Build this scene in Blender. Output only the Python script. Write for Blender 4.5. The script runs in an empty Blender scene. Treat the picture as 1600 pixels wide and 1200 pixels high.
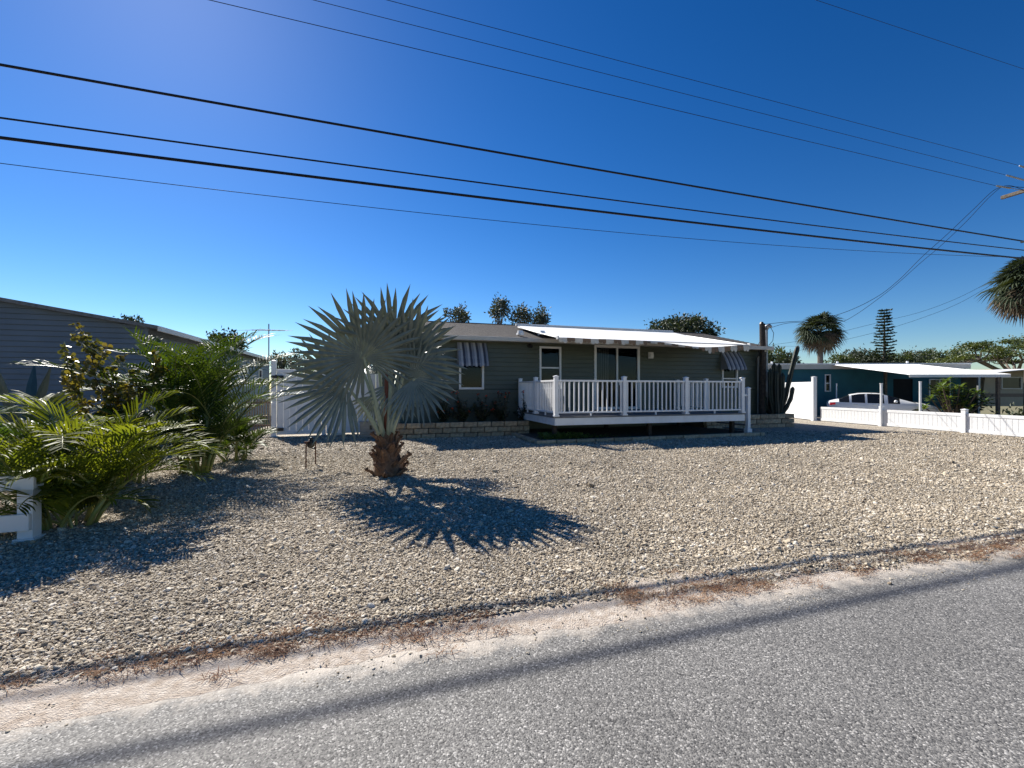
import bpy, math, random
import numpy as np
from mathutils import Vector, Matrix, noise
R = math.radians
scene = bpy.context.scene
# ------------------------------------------------------------------ camera, sky, sun, exposure
F, HZ, HC = 690.0, 608.0, 1.6          # focal length in photo pixels, horizon row, eye height
cam = bpy.data.cameras.new('camera'); camo = bpy.data.objects.new('camera', cam)
scene.collection.objects.link(camo)
camo.location = (0, 0, HC); camo.rotation_euler = (R(90), 0, 0)
cam.sensor_width = 36; cam.lens = F/1600*36; cam.shift_y = (HZ-600)/1600
cam.clip_start = .05; cam.clip_end = 3000
scene.camera = camo
SUN_EL = R(39.5); SUN_AZ = math.atan2(-.63, .78)      # azimuth from +Y towards +X
world = bpy.data.worlds.new('World'); scene.world = world; world.use_nodes = True
wn = world.node_tree.nodes; wl = world.node_tree.links
bg = wn['Background']; bg.inputs['Strength'].default_value = .052
sky = wn.new('ShaderNodeTexSky'); sky.sky_type = 'NISHITA'; sky.sun_disc = False
sky.sun_elevation = SUN_EL; sky.sun_rotation = SUN_AZ % (2*math.pi)
sky.altitude = 0; sky.air_density = 1.0; sky.dust_density = .12; sky.ozone_density = 4.5
hsv = wn.new('ShaderNodeHueSaturation'); hsv.inputs['Saturation'].default_value = 1.19; hsv.inputs['Hue'].default_value = .504; hsv.inputs['Value'].default_value = .65     # deeper blue all over the sky
gam = wn.new('ShaderNodeGamma'); gam.inputs['Gamma'].default_value = 1.3
wl.new(sky.outputs[0], gam.inputs['Color']); wl.new(gam.outputs[0], hsv.inputs['Color']); wl.new(hsv.outputs[0], bg.inputs['Color'])
sun = bpy.data.lights.new('sun', 'SUN'); sun.energy = 5.0; sun.angle = R(.45); sun.color = (1, .95, .87)
suno = bpy.data.objects.new('sun', sun); scene.collection.objects.link(suno)
sd = Vector((math.sin(SUN_AZ)*math.cos(SUN_EL), math.cos(SUN_AZ)*math.cos(SUN_EL), math.sin(SUN_EL)))
suno.rotation_euler = sd.to_track_quat('Z', 'Y').to_euler(); suno.location = sd*60
vs = scene.view_settings
vs.view_transform = 'Standard'; vs.look = 'None'; vs.exposure = 0.97; vs.gamma = 1; vs.use_curve_mapping = False
scene.render.engine = 'CYCLES'
scene.cycles.max_bounces = 6; scene.cycles.transparent_max_bounces = 12

# ------------------------------------------------------------------ measuring helpers (photo -> metres in the place)
TH = math.atan2(F, 2250.0); CT, ST = math.cos(TH), math.sin(TH)     # street and house direction
def W(s, t, z=0): return Vector((s*CT - t*ST, s*ST + t*CT, z))      # street frame (along, across) -> world
def S(px, t):                                                       # distance along the street of a photo column on plane t
    r = (px-800)/F; return t*(ST + r*CT)/(CT - r*ST)
def D(px, t): r = (px-800)/F; return t/(CT - r*ST)
def Z(py, d): return HC + (HZ-py)/F*d
def ZT(px, py, t): return Z(py, D(px, t))
def G(px, py):                                                      # ground point
    d = F*HC/(py-HZ); return Vector(((px-800)/F*d, d, 0))
def P(px, py, d): return Vector(((px-800)/F*d, d, Z(py, d)))

# ------------------------------------------------------------------ materials
def _nodes(name):
    m = bpy.data.materials.new(name); m.use_nodes = True
    nt = m.node_tree; return m, nt, nt.nodes['Principled BSDF']
def mk(name, col, rough=.6, var=.12, scale=6., bump=0., bscale=60., metal=0., spec=.5, col2=None, trans=0., dirt=None, rand=0.):
    """plain procedural surface: base colour with noise variation, optional relief, optional translucency"""
    m, nt, p = _nodes(name); N = nt.nodes; L = nt.links
    tc = N.new('ShaderNodeTexCoord')
    nz = N.new('ShaderNodeTexNoise'); nz.inputs['Scale'].default_value = scale; nz.inputs['Detail'].default_value = 6
    L.new(tc.outputs['Object'], nz.inputs['Vector'])
    rp = N.new('ShaderNodeValToRGB'); e = rp.color_ramp.elements
    c2 = col2 if col2 else tuple(min(1, c*(1+var)) for c in col); c1 = col if col2 else tuple(c*(1-var) for c in col)
    e[0].position = .32; e[1].position = .68; e[0].color = (*c1, 1); e[1].color = (*c2, 1)
    L.new(nz.outputs['Fac'], rp.inputs['Fac']); out = rp.outputs['Color']
    if rand:
        oi = N.new('ShaderNodeObjectInfo'); mr = N.new('ShaderNodeMapRange')
        mr.inputs['To Min'].default_value = 1-rand; mr.inputs['To Max'].default_value = 1+rand
        L.new(oi.outputs['Random'], mr.inputs['Value'])
        mx = N.new('ShaderNodeMix'); mx.data_type = 'RGBA'; mx.blend_type = 'MULTIPLY'; mx.inputs[0].default_value = 1
        cb = N.new('ShaderNodeCombineColor')
        for i in range(3): L.new(mr.outputs[0], cb.inputs[i])
        L.new(out, mx.inputs[6]); L.new(cb.outputs[0], mx.inputs[7]); out = mx.outputs[2]
    if dirt:
        n2 = N.new('ShaderNodeTexNoise'); n2.inputs['Scale'].default_value = 2.3; n2.inputs['Detail'].default_value = 9
        n2.inputs['Roughness'].default_value = .7
        L.new(tc.outputs['Object'], n2.inputs['Vector'])
        r2 = N.new('ShaderNodeValToRGB'); r2.color_ramp.elements[0].position = .5; r2.color_ramp.elements[1].position = .78
        r2.color_ramp.elements[1].color = (.55, .55, .55, 1); r2.color_ramp.elements[0].color = (0, 0, 0, 1)
        L.new(n2.outputs['Fac'], r2.inputs['Fac'])
        mx = N.new('ShaderNodeMix'); mx.data_type = 'RGBA'; L.new(r2.outputs[0], mx.inputs[0])
        L.new(out, mx.inputs[6]); mx.inputs[7].default_value = (*dirt, 1); out = mx.outputs[2]
    L.new(out, p.inputs['Base Color'])
    p.inputs['Roughness'].default_value = rough; p.inputs['Metallic'].default_value = metal
    p.inputs['Specular IOR Level'].default_value = spec
    if bump:
        bn = N.new('ShaderNodeTexNoise'); bn.inputs['Scale'].default_value = bscale; bn.inputs['Detail'].default_value = 5
        L.new(tc.outputs['Object'], bn.inputs['Vector'])
        b = N.new('ShaderNodeBump'); b.inputs['Strength'].default_value = bump; b.inputs['Distance'].default_value = .02
        L.new(bn.outputs['Fac'], b.inputs['Height']); L.new(b.outputs[0], p.inputs['Normal'])
    if trans:
        tr = N.new('ShaderNodeBsdfTranslucent'); mxs = N.new('ShaderNodeMixShader'); mxs.inputs[0].default_value = trans
        g = N.new('ShaderNodeMix'); g.data_type = 'RGBA'; g.blend_type = 'MULTIPLY'; g.inputs[0].default_value = 1
        L.new(out, g.inputs[6]); g.inputs[7].default_value = (1.9, 1.7, .55, 1); L.new(g.outputs[2], tr.inputs['Color'])
        L.new(p.outputs[0], mxs.inputs[1]); L.new(tr.outputs[0], mxs.inputs[2])
        L.new(mxs.outputs[0], N['Material Output'].inputs['Surface'])
    return m
def glass(name, tint=(.02, .025, .03), alpha=.35):
    m, nt, p = _nodes(name); N = nt.nodes; L = nt.links
    tr = N.new('ShaderNodeBsdfTransparent'); tr.inputs[0].default_value = (.55, .6, .6, 1)
    gl = N.new('ShaderNodeBsdfGlossy'); gl.inputs['Roughness'].default_value = .02; gl.inputs['Color'].default_value = (.35, .38, .42, 1)
    fr = N.new('ShaderNodeFresnel'); fr.inputs['IOR'].default_value = 1.5
    mx = N.new('ShaderNodeMixShader'); L.new(fr.outputs[0], mx.inputs[0]); L.new(tr.outputs[0], mx.inputs[1]); L.new(gl.outputs[0], mx.inputs[2])
    L.new(mx.outputs[0], N['Material Output'].inputs['Surface']); return m
def asphalt():
    m, nt, p = _nodes('asphalt'); N = nt.nodes; L = nt.links
    tc = N.new('ShaderNodeTexCoord')
    vo = N.new('ShaderNodeTexVoronoi'); vo.inputs['Scale'].default_value = 125; L.new(tc.outputs['Object'], vo.inputs['Vector'])
    sp = N.new('ShaderNodeSeparateColor'); L.new(vo.outputs['Color'], sp.inputs[0])
    rp = N.new('ShaderNodeValToRGB'); e = rp.color_ramp.elements
    e[0].position = 0; e[0].color = (.032, .031, .031, 1); e[1].position = 1; e[1].color = (.42, .405, .385, 1)
    a = e.new(.3); a.color = (.108, .105, .101, 1); a = e.new(.72); a.color = (.167, .161, .152, 1); a = e.new(.9); a.color = (.24, .232, .216, 1)
    L.new(sp.outputs[0], rp.inputs['Fac'])
    n = N.new('ShaderNodeTexNoise'); n.inputs['Scale'].default_value = .9; n.inputs['Detail'].default_value = 7; L.new(tc.outputs['Object'], n.inputs['Vector'])
    mr = N.new('ShaderNodeMapRange'); mr.inputs['From Min'].default_value = .3; mr.inputs['From Max'].default_value = .7
    mr.inputs['To Min'].default_value = .8; mr.inputs['To Max'].default_value = 1.15; L.new(n.outputs[0], mr.inputs[0])
    cb = N.new('ShaderNodeCombineColor')
    for i in range(3): L.new(mr.outputs[0], cb.inputs[i])
    mx = N.new('ShaderNodeMix'); mx.data_type = 'RGBA'; mx.blend_type = 'MULTIPLY'; mx.inputs[0].default_value = 1
    L.new(rp.outputs[0], mx.inputs[6]); L.new(cb.outputs[0], mx.inputs[7])
    dt = N.new('ShaderNodeVectorMath'); dt.operation = 'DOT_PRODUCT'; dt.inputs[1].default_value = (-ST, CT, 0); L.new(tc.outputs['Object'], dt.inputs[0])
    nd = N.new('ShaderNodeTexNoise'); nd.inputs['Scale'].default_value = 5; nd.inputs['Detail'].default_value = 9; nd.inputs['Roughness'].default_value = .75; L.new(tc.outputs['Object'], nd.inputs['Vector'])
    ma = N.new('ShaderNodeMath'); ma.operation = 'MULTIPLY_ADD'; ma.inputs[1].default_value = .55; L.new(nd.outputs['Fac'], ma.inputs[0]); L.new(dt.outputs['Value'], ma.inputs[2])
    m2 = N.new('ShaderNodeMapRange'); m2.inputs['From Min'].default_value = 2.86; m2.inputs['From Max'].default_value = 3.02; m2.inputs['To Max'].default_value = .8; L.new(ma.outputs[0], m2.inputs[0])
    sd = N.new('ShaderNodeMix'); sd.data_type = 'RGBA'; L.new(m2.outputs[0], sd.inputs[0]); L.new(mx.outputs[2], sd.inputs[6]); sd.inputs[7].default_value = (.50, .44, .37, 1)   # blown sand on the road edge
    L.new(sd.outputs[2], p.inputs['Base Color'])
    b = N.new('ShaderNodeBump'); b.inputs['Strength'].default_value = .45; b.inputs['Distance'].default_value = .006
    v2 = N.new('ShaderNodeTexVoronoi'); v2.inputs['Scale'].default_value = 125; v2.feature = 'F1'; L.new(tc.outputs['Object'], v2.inputs['Vector'])
    inv = N.new('ShaderNodeMath'); inv.operation = 'SUBTRACT'; inv.inputs[0].default_value = 1; L.new(v2.outputs['Distance'], inv.inputs[1])
    L.new(inv.outputs[0], b.inputs['Height']); L.new(b.outputs[0], p.inputs['Normal'])
    p.inputs['Roughness'].default_value = .75; return m
def gravel_bed():
    m, nt, p = _nodes('gravel_bed'); N = nt.nodes; L = nt.links
    tc = N.new('ShaderNodeTexCoord')
    vo = N.new('ShaderNodeTexVoronoi'); vo.inputs['Scale'].default_value = 46; L.new(tc.outputs['Object'], vo.inputs['Vector'])
    sp = N.new('ShaderNodeSeparateColor'); L.new(vo.outputs['Color'], sp.inputs[0])
    rp = N.new('ShaderNodeValToRGB'); e = rp.color_ramp.elements
    e[0].color = (.20, .165, .12, 1); e[1].color = (.58, .51, .41, 1); L.new(sp.outputs[0], rp.inputs['Fac'])
    L.new(rp.outputs[0], p.inputs['Base Color'])
    b = N.new('ShaderNodeBump'); b.inputs['Strength'].default_value = 1; b.inputs['Distance'].default_value = .03
    inv = N.new('ShaderNodeMath'); inv.operation = 'SUBTRACT'; inv.inputs[0].default_value = 1; L.new(vo.outputs['Distance'], inv.inputs[1])
    L.new(inv.outputs[0], b.inputs['Height']); L.new(b.outputs[0], p.inputs['Normal'])
    p.inputs['Roughness'].default_value = .9; return m
def stone_mat():
    m, nt, p = _nodes('gravel_stone'); N = nt.nodes; L = nt.links
    oi = N.new('ShaderNodeObjectInfo'); rp = N.new('ShaderNodeValToRGB'); e = rp.color_ramp.elements
    e[0].color = (.17, .13, .09, 1); e[1].color = (.72, .66, .56, 1)
    for q, c in ((.12, (.28, .225, .155)), (.45, (.44, .37, .27)), (.8, (.55, .475, .36))):
        a = e.new(q); a.color = (*c, 1)
    L.new(oi.outputs['Random'], rp.inputs['Fac'])
    tc = N.new('ShaderNodeTexCoord'); nz = N.new('ShaderNodeTexNoise'); nz.inputs['Scale'].default_value = 3; L.new(tc.outputs['Object'], nz.inputs['Vector'])
    mx = N.new('ShaderNodeMix'); mx.data_type = 'RGBA'; mx.blend_type = 'OVERLAY'; mx.inputs[0].default_value = .35
    L.new(rp.outputs[0], mx.inputs[6]); L.new(nz.outputs['Fac'], mx.inputs[7])
    hs = N.new('ShaderNodeHueSaturation'); hs.inputs['Saturation'].default_value = 1.0; L.new(mx.outputs[2], hs.inputs['Color'])
    n2 = N.new('ShaderNodeTexNoise'); n2.inputs['Scale'].default_value = .7; n2.inputs['Detail'].default_value = 6; n2.inputs['Roughness'].default_value = .65
    L.new(oi.outputs['Location'], n2.inputs['Vector']); mr = N.new('ShaderNodeMapRange'); mr.inputs['From Min'].default_value = .3; mr.inputs['From Max'].default_value = .7
    mr.inputs['To Min'].default_value = .72; mr.inputs['To Max'].default_value = 1.12; L.new(n2.outputs['Fac'], mr.inputs[0]); L.new(mr.outputs[0], hs.inputs['Value'])   # dusty and cleaner patches
    L.new(hs.outputs[0], p.inputs['Base Color']); p.inputs['Roughness'].default_value = .85; return m
M = {}
M['asphalt'] = asphalt(); M['gravel'] = gravel_bed(); M['stone'] = stone_mat()
M['sand'] = mk('sand', (.40, .32, .25), .95, col2=(.60, .53, .455), scale=17, bump=1.0, bscale=110)
M['soil'] = mk('soil', (.05, .038, .027), .95, col2=(.10, .08, .055), scale=20, bump=.8, bscale=60)
M['ground'] = mk('ground', (.09, .10, .045), .95, col2=(.20, .17, .10), scale=.8, bump=.6, bscale=20)
M['white'] = mk('white_vinyl', (.75, .755, .76), .38, .05, 3, dirt=(.52, .50, .46))
M['awhite'] = mk('white_fabric', (.80, .80, .79), .6, .04, 4)
M['green'] = mk('green_siding', (.066, .076, .052), .5, .10, 1.4)
M['grey'] = mk('blue_grey_siding', (.125, .15, .185), .5, .08, 1.2)
M['teal'] = mk('teal_stucco', (.018, .115, .155), .8, .12, 1.5, bump=.3)
M['gutter'] = mk('cream_gutter', (.50, .47, .42), .45, .06, 3)
M['trim'] = mk('white_trim', (.66, .65, .62), .45, .05, 3)
M['shingle'] = mk('shingle', (.045, .040, .038), .9, col2=(.12, .105, .095), scale=14, bump=.9, bscale=45)
M['greyroof'] = mk('grey_shingle', (.12, .12, .125), .9, col2=(.2, .2, .2), scale=14, bump=.6, bscale=40)
M['metalroof'] = mk('white_metal_roof', (.72, .72, .71), .45, .05, 2)
M['dark'] = mk('dark_interior', (.012, .012, .013), .9)
M['curtain'] = mk('curtain', (.16, .15, .14), .9)
M['glass'] = glass('window_glass')
M['stripeA'] = mk('awning_grey', (.20, .215, .25), .5, .06); M['stripeB'] = mk('awning_dark', (.045, .05, .07), .5, .06)
M['stripeL'] = mk('awning_light', (.36, .365, .385), .5, .06)
M['brown'] = mk('brown_canvas', (.22, .14, .085), .8, .12); M['cream'] = mk('cream_canvas', (.62, .57, .49), .8, .08)
M['block'] = mk('tan_block', (.25, .185, .115), .9, col2=(.46, .37, .25), scale=9, bump=.9, bscale=28, rand=.25)
M['wood'] = mk('weathered_wood', (.10, .075, .055), .85, col2=(.20, .16, .12), scale=14, bump=.5, bscale=30)
M['darkwood'] = mk('dark_wood', (.028, .02, .015), .9, col2=(.06, .045, .034), scale=12, bump=.6)
M['deck'] = mk('grey_deck_boards', (.16, .155, .15), .7)
M['black'] = mk('black_metal', (.012, .012, .012), .45); M['rust'] = mk('rusty_iron', (.07, .028, .018), .7, col2=(.14, .055, .03), scale=25)
M['greymetal'] = mk('grey_metal', (.30, .31, .32), .45, metal=.6); M['greyplastic'] = mk('grey_plastic', (.26, .25, .23), .55)
M['wire'] = mk('cable_black', (.006, .006, .011), .42, spec=.25)
M['ceramic'] = mk('insulator', (.32, .32, .33), .2, metal=.3)
M['bismarck'] = mk('bismarck_leaf', (.125, .155, .138), .42, col2=(.19, .225, .20), scale=5, trans=.02, rand=.28)
M['petiole'] = mk('petiole', (.25, .29, .20), .5, col2=(.34, .37, .27), scale=6); M['spear'] = mk('red_brown_sheath', (.16, .05, .03), .7)
M['boot'] = mk('palm_leaf_base', (.11, .055, .03), .9, col2=(.26, .155, .09), scale=9, bump=.9, bscale=40, rand=.25)
M['areca'] = mk('areca_leaf', (.026, .056, .012), .52, col2=(.062, .10, .016), scale=3, trans=.26, rand=.35, spec=.2)
M['arecaY'] = mk('areca_leaf_yellowish', (.070, .105, .016), .55, col2=(.14, .165, .025), scale=3, trans=.42, rand=.35, spec=.14)
M['arecastem'] = mk('areca_stem', (.20, .24, .06), .4, col2=(.30, .26, .08), scale=8)
M['seagrape'] = mk('sea_grape_leaf', (.06, .085, .025), .4, col2=(.19, .145, .035), scale=2.5, trans=.3)
M['twig'] = mk('twig', (.09, .065, .045), .85)
M['agave'] = mk('agave_leaf', (.04, .075, .08), .5)
M['leafA'] = mk('leaf_mid', (.035, .058, .018), .5, col2=(.075, .105, .032), scale=1.2, trans=.2)
M['leafB'] = mk('leaf_dark', (.022, .036, .018), .55, col2=(.045, .065, .028), scale=1.2, trans=.12)
M['leafC'] = mk('leaf_grey', (.05, .065, .05), .6, col2=(.09, .105, .08), scale=1.2, trans=.12)
M['plum'] = mk('plumeria_leaf', (.06, .11, .025), .35, col2=(.12, .17, .04), scale=2, trans=.3)
M['bark'] = mk('bark', (.10, .08, .06), .95, col2=(.2, .17, .14), scale=12, bump=.8, bscale=30)
M['palmtrunk'] = mk('palm_trunk', (.09, .08, .07), .95, col2=(.17, .15, .13), scale=10, bump=.8, bscale=25)
M['sabal'] = mk('sabal_leaf', (.024, .038, .018), .65, col2=(.052, .07, .034), spec=.2, scale=2, trans=.12)
M['dead'] = mk('dead_frond', (.075, .055, .036), .9, spec=.2, col2=(.13, .10, .065), scale=3)
M['cactus'] = mk('cactus_green', (.012, .018, .011), .6, col2=(.024, .032, .017), scale=4, bump=.4)
M['cover'] = mk('ground_cover_leaf', (.07, .12, .02), .45, col2=(.13, .18, .04), scale=6, trans=.25)
M['flower'] = mk('orange_red_flower', (.52, .07, .03), .6, trans=.2)
M['drygrass'] = mk('dry_grass', (.12, .05, .024), .95, col2=(.27, .15, .075), scale=5)
M['carpaint'] = mk('white_car_paint', (.78, .79, .80), .18, .01, 1); M['carglass'] = mk('car_glass', (.012, .014, .016), .04, .02)
M['tyre'] = mk('tyre', (.015, .015, .015), .85); M['rim'] = mk('alloy', (.5, .5, .52), .3, metal=.8); M['redlamp'] = mk('red_lamp', (.55, .02, .03), .2)
M['headlamp'] = mk('headlamp', (.6, .62, .65), .1)
M['rv'] = mk('rv_beige', (.34, .29, .21), .5, .06); M['rvdark'] = mk('rv_brown_stripe', (.15, .10, .07), .5)
M['leafY'] = mk('leaf_olive', (.05, .075, .02), .5, col2=(.10, .13, .035), scale=.8, trans=.2)

# ------------------------------------------------------------------ mesh and object helpers
C = scene.collection
class MB:
    def __init__(s): s.v = []; s.f = []; s.m = []
    def vert(s, p): s.v.append(tuple(p)); return len(s.v)-1
    def poly(s, pts, mi=0):
        i = len(s.v); s.v.extend(tuple(p) for p in pts); s.f.append(tuple(range(i, i+len(pts)))); s.m.append(mi)
    def box(s, x0, x1, y0, y1, z0, z1, mi=0):
        i = len(s.v)
        s.v.extend([(x0,y0,z0),(x1,y0,z0),(x1,y1,z0),(x0,y1,z0),(x0,y0,z1),(x1,y0,z1),(x1,y1,z1),(x0,y1,z1)])
        for q in ((0,3,2,1),(4,5,6,7),(0,1,5,4),(1,2,6,5),(2,3,7,6),(3,0,4,7)): s.f.append(tuple(i+k for k in q)); s.m.append(mi)
    def tube(s, pts, rad, n=8, mi=0, cap=True):
        pts = [Vector(p) for p in pts]
        if not hasattr(rad, '__len__'): rad = [rad]*len(pts)
        rings = []; up = None
        for k, p in enumerate(pts):
            d = (pts[min(k+1, len(pts)-1)] - pts[max(k-1, 0)]).normalized()
            if up is None: up = Vector((0,0,1)) if abs(d.z) < .9 else Vector((1,0,0))
            a = d.cross(up).normalized(); b = a.cross(d).normalized(); up = b
            rings.append([s.vert(p + (a*math.cos(2*math.pi*j/n) + b*math.sin(2*math.pi*j/n))*rad[k]) for j in range(n)])
        for k in range(len(pts)-1):
            for j in range(n):
                s.f.append((rings[k][j], rings[k][(j+1)%n], rings[k+1][(j+1)%n], rings[k+1][j])); s.m.append(mi)
        if cap: s.f.append(tuple(rings[0][::-1])); s.m.append(mi); s.f.append(tuple(rings[-1])); s.m.append(mi)
    def build(s, name, mats, parent=None, smooth=False, bevel=0, loc=None):
        me = bpy.data.meshes.new(name); me.from_pydata(s.v, [], s.f)
        if not isinstance(mats, (list, tuple)): mats = [mats]
        for m in mats: me.materials.append(M[m])
        if len(mats) > 1: me.polygons.foreach_set('material_index', s.m)
        if smooth: me.polygons.foreach_set('use_smooth', [True]*len(me.polygons))
        me.update()
        o = bpy.data.objects.new(name, me); C.objects.link(o)
        if parent: o.parent = parent
        if loc is not None: o.location = loc
        if bevel:
            b = o.modifiers.new('bevel', 'BEVEL'); b.width = bevel; b.segments = 2; b.limit_method = 'ANGLE'
        return o
def tag(o, label, cat, group=None, kind=None):
    if label: o['label'] = label
    if cat: o['category'] = cat
    if group: o['group'] = group
    if kind: o['kind'] = kind
    return o
def E(name, label, cat, loc=(0,0,0), rz=0, group=None):
    o = bpy.data.objects.new(name, None); C.objects.link(o); o.location = loc; o.rotation_euler = (0,0,rz)
    o.empty_display_size = .2
    return tag(o, label, cat, group)
def HE(name, label, cat, s, t, group=None): return E(name, label, cat, W(s, t), TH, group)
def inst(src, parent, loc=(0,0,0), rot=None, sc=None):
    o = src.copy(); C.objects.link(o); o.parent = parent; o.location = loc
    if rot: o.rotation_euler = rot
    if sc: o.scale = sc
    return o
def part(name, mat, parent, x0, x1, y0, y1, z0, z1, bevel=0):
    b = MB(); b.box(x0, x1, y0, y1, z0, z1); return b.build(name, mat, parent, bevel=bevel)
def struct(o): o['kind'] = 'structure'; return o
def nz(x, y, z=0): return noise.noise(Vector((x, y, z)))

# ------------------------------------------------------------------ the setting: ground, road, sand verge, gravel yard
b = MB(); b.poly([(-900,-600,-.05),(900,-600,-.05),(900,1400,-.05),(-900,1400,-.05)]); struct(b.build('ground', 'ground'))
def strip(name, mat, s0, s1, ds, ts, zf):
    """sheet in the street frame; ts(s) returns the list of t values across, zf the height"""
    b = MB(); n = int((s1-s0)/ds)+1; prev = None
    for i in range(n):
        s_ = s0+i*ds; row = [b.vert(W(s_, t, zf(s_, t, k))) for k, t in enumerate(ts(s_))]
        if prev:
            for k in range(len(row)-1): b.f.append((prev[k], row[k], row[k+1], prev[k+1])); b.m.append(0)
        prev = row
    return struct(b.build(name, mat, smooth=True))
strip('road', 'asphalt', -70, 90, .5, lambda s: [-4.2, -2, 0, 2.0, 2.95], lambda s, t, k: 0)
def gz(s, t): return .012 + .018*nz(s*.6, t*.6, 3) + .008*nz(s*2.2, t*2.2, 7) + .02*min(1, max(0, (t-3)/4))
def road_edge(s): return 2.70 + .09*nz(s*.8, 1.3) + .05*nz(s*4, 5.1) + .025*nz(s*14, 8) + .012*max(0, min(12, s))
def gravel_edge(s): return max(3.0 - .05*max(0, min(7, s)) + .06*nz(s*.9, 2.2) + .04*nz(s*5, 3.3), road_edge(s)+.03)
def sand_t(s):
    a = road_edge(s); e = gravel_edge(s)+.35; return [a + (e-a)*q for q in (0, .06, .2, .4, .6, .8, 1)]
strip('sand_verge', 'sand', -14, 26, .04, sand_t, lambda s, t, k: (.0006, .004, .006, .008, .008, .008, .008)[k] + (0 if k == 0 else .0035*nz(s*6, t*9) + .003*nz(s*19, t*23)))
strip('gravel_yard', 'gravel', -22, 30, .3, lambda s: [gravel_edge(s)+.05] + [3.5+.4*q for q in range(50)], lambda s, t, k: gz(s, t)-.004)

# loose gravel: stones scattered over the yard
rng = np.random.default_rng(4)
def scatter():
    out = []
    for (d0, d1, dens, size) in ((2.0, 4.2, 7400, .0056), (4.2, 7.0, 4200, .0066), (7.0, 11.0, 1900, .0080), (11.0, 16.5, 500, .0105)):
        xm = 1.45*d1+1.0; n = int(2*xm*(d1-d0)*dens)
        x = rng.uniform(-xm, xm, n); y = rng.uniform(d0, d1, n)
        k = np.abs(x) < 1.3*y+1.0; x, y = x[k], y[k]
        s = x*CT + y*ST; t = -x*ST + y*CT
        edge = 2.97 - .045*np.clip(s, 0, 6) + .06*np.sin(s*2.1) + .05*np.sin(s*5.3+1) + .03*np.sin(s*13.7)
        pr = np.clip((t-edge+.05)/(.26-.15*np.clip(s/5, 0, 1)), 0, 1)**1.5 + .06*(t > edge-.42)*(np.sin(s*1.7)+np.sin(s*4.1+2) > -.3)
        pr = np.where((s > -.2) & (s < 12.6) & (t > 14.25), 0, pr)          # planter and house
        pr = np.where((s > 4.3) & (s < 12.6) & (t > 11.75), 0, pr)
        pr = np.where(t > 16.2, 0, pr)
        k = rng.random(len(x)) < pr; x, y, s, t = x[k], y[k], s[k], t[k]
        out.append(np.stack([x, y, s, t, np.full(len(x), size)], 1))
    return np.concatenate(out)
pts = scatter(); NS = len(pts)
co = np.zeros((NS, 3), np.float32); co[:, 0] = pts[:, 0]; co[:, 1] = pts[:, 1]
co[:, 2] = [gz(a, b_) if b_ > gravel_edge(a)+.02 else (.005 if b_ > road_edge(a) else .0) for a, b_ in pts[:, 2:4]]
loose = np.array([b_ < gravel_edge(a) for a, b_ in pts[:, 2:4]])
scl = np.exp(rng.normal(0, .45, NS))*pts[:, 4]*np.where(loose, .62, 1)
sc3 = np.stack([scl*rng.uniform(.9, 1.5, NS), scl*rng.uniform(.7, 1.05, NS), scl*rng.uniform(.4, .72, NS)], 1).astype(np.float32)
co[:, 2] += sc3[:, 2]*rng.uniform(.1, .7, NS)
rot = np.stack([rng.normal(0, .35, NS), rng.normal(0, .35, NS), rng.uniform(0, 6.28, NS)], 1).astype(np.float32)
me = bpy.data.meshes.new('loose_gravel'); me.vertices.add(NS); me.vertices.foreach_set('co', co.ravel())
for nm, dat in (('scl', sc3), ('rot', rot)):
    a = me.attributes.new(nm, 'FLOAT_VECTOR', 'POINT'); a.data.foreach_set('vector', dat.ravel())
gro = bpy.data.objects.new('loose_gravel', me); C.objects.link(gro); me.materials.append(M['stone'])
tag(gro, 'loose tan crushed stone covering the whole front yard', 'gravel', kind='stuff')
ng = bpy.data.node_groups.new('gravel_nodes', 'GeometryNodeTree')
ng.interface.new_socket('Geometry', in_out='INPUT', socket_type='NodeSocketGeometry')
ng.interface.new_socket('Geometry', in_out='OUTPUT', socket_type='NodeSocketGeometry')
gn = ng.nodes; gl = ng.links
gi = gn.new('NodeGroupInput'); go = gn.new('NodeGroupOutput')
gti = gn.new('GeometryNodeGeometryToInstance')
for q in range(4):
    ic = gn.new('GeometryNodeMeshIcoSphere'); ic.inputs['Radius'].default_value = 1; ic.inputs['Subdivisions'].default_value = 2
    sp = gn.new('GeometryNodeSetPosition'); tn = gn.new('ShaderNodeTexNoise'); tn.noise_dimensions = '4D'
    tn.inputs['W'].default_value = q*7.3; tn.inputs['Scale'].default_value = 1.1; tn.inputs['Detail'].default_value = 1
    sb = gn.new('ShaderNodeVectorMath'); sb.operation = 'SUBTRACT'; sb.inputs[1].default_value = (.5, .5, .5)
    ml = gn.new('ShaderNodeVectorMath'); ml.operation = 'SCALE'; ml.inputs['Scale'].default_value = 1.25
    gl.new(tn.outputs['Color'], sb.inputs[0]); gl.new(sb.outputs[0], ml.inputs[0])
    gl.new(ic.outputs['Mesh'], sp.inputs['Geometry']); gl.new(ml.outputs[0], sp.inputs['Offset'])
    sm = gn.new('GeometryNodeSetMaterial'); sm.inputs['Material'].default_value = M['stone']; gl.new(sp.outputs[0], sm.inputs[0])
    ss = gn.new('GeometryNodeSetShadeSmooth'); ss.inputs['Shade Smooth'].default_value = False; gl.new(sm.outputs[0], ss.inputs[0])
    gl.new(ss.outputs[0], gti.inputs[0])
iop = gn.new('GeometryNodeInstanceOnPoints'); iop.inputs['Pick Instance'].default_value = True
ra = gn.new('GeometryNodeInputNamedAttribute'); ra.data_type = 'FLOAT_VECTOR'; ra.inputs['Name'].default_value = 'rot'
sa = gn.new('GeometryNodeInputNamedAttribute'); sa.data_type = 'FLOAT_VECTOR'; sa.inputs['Name'].default_value = 'scl'
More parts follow.
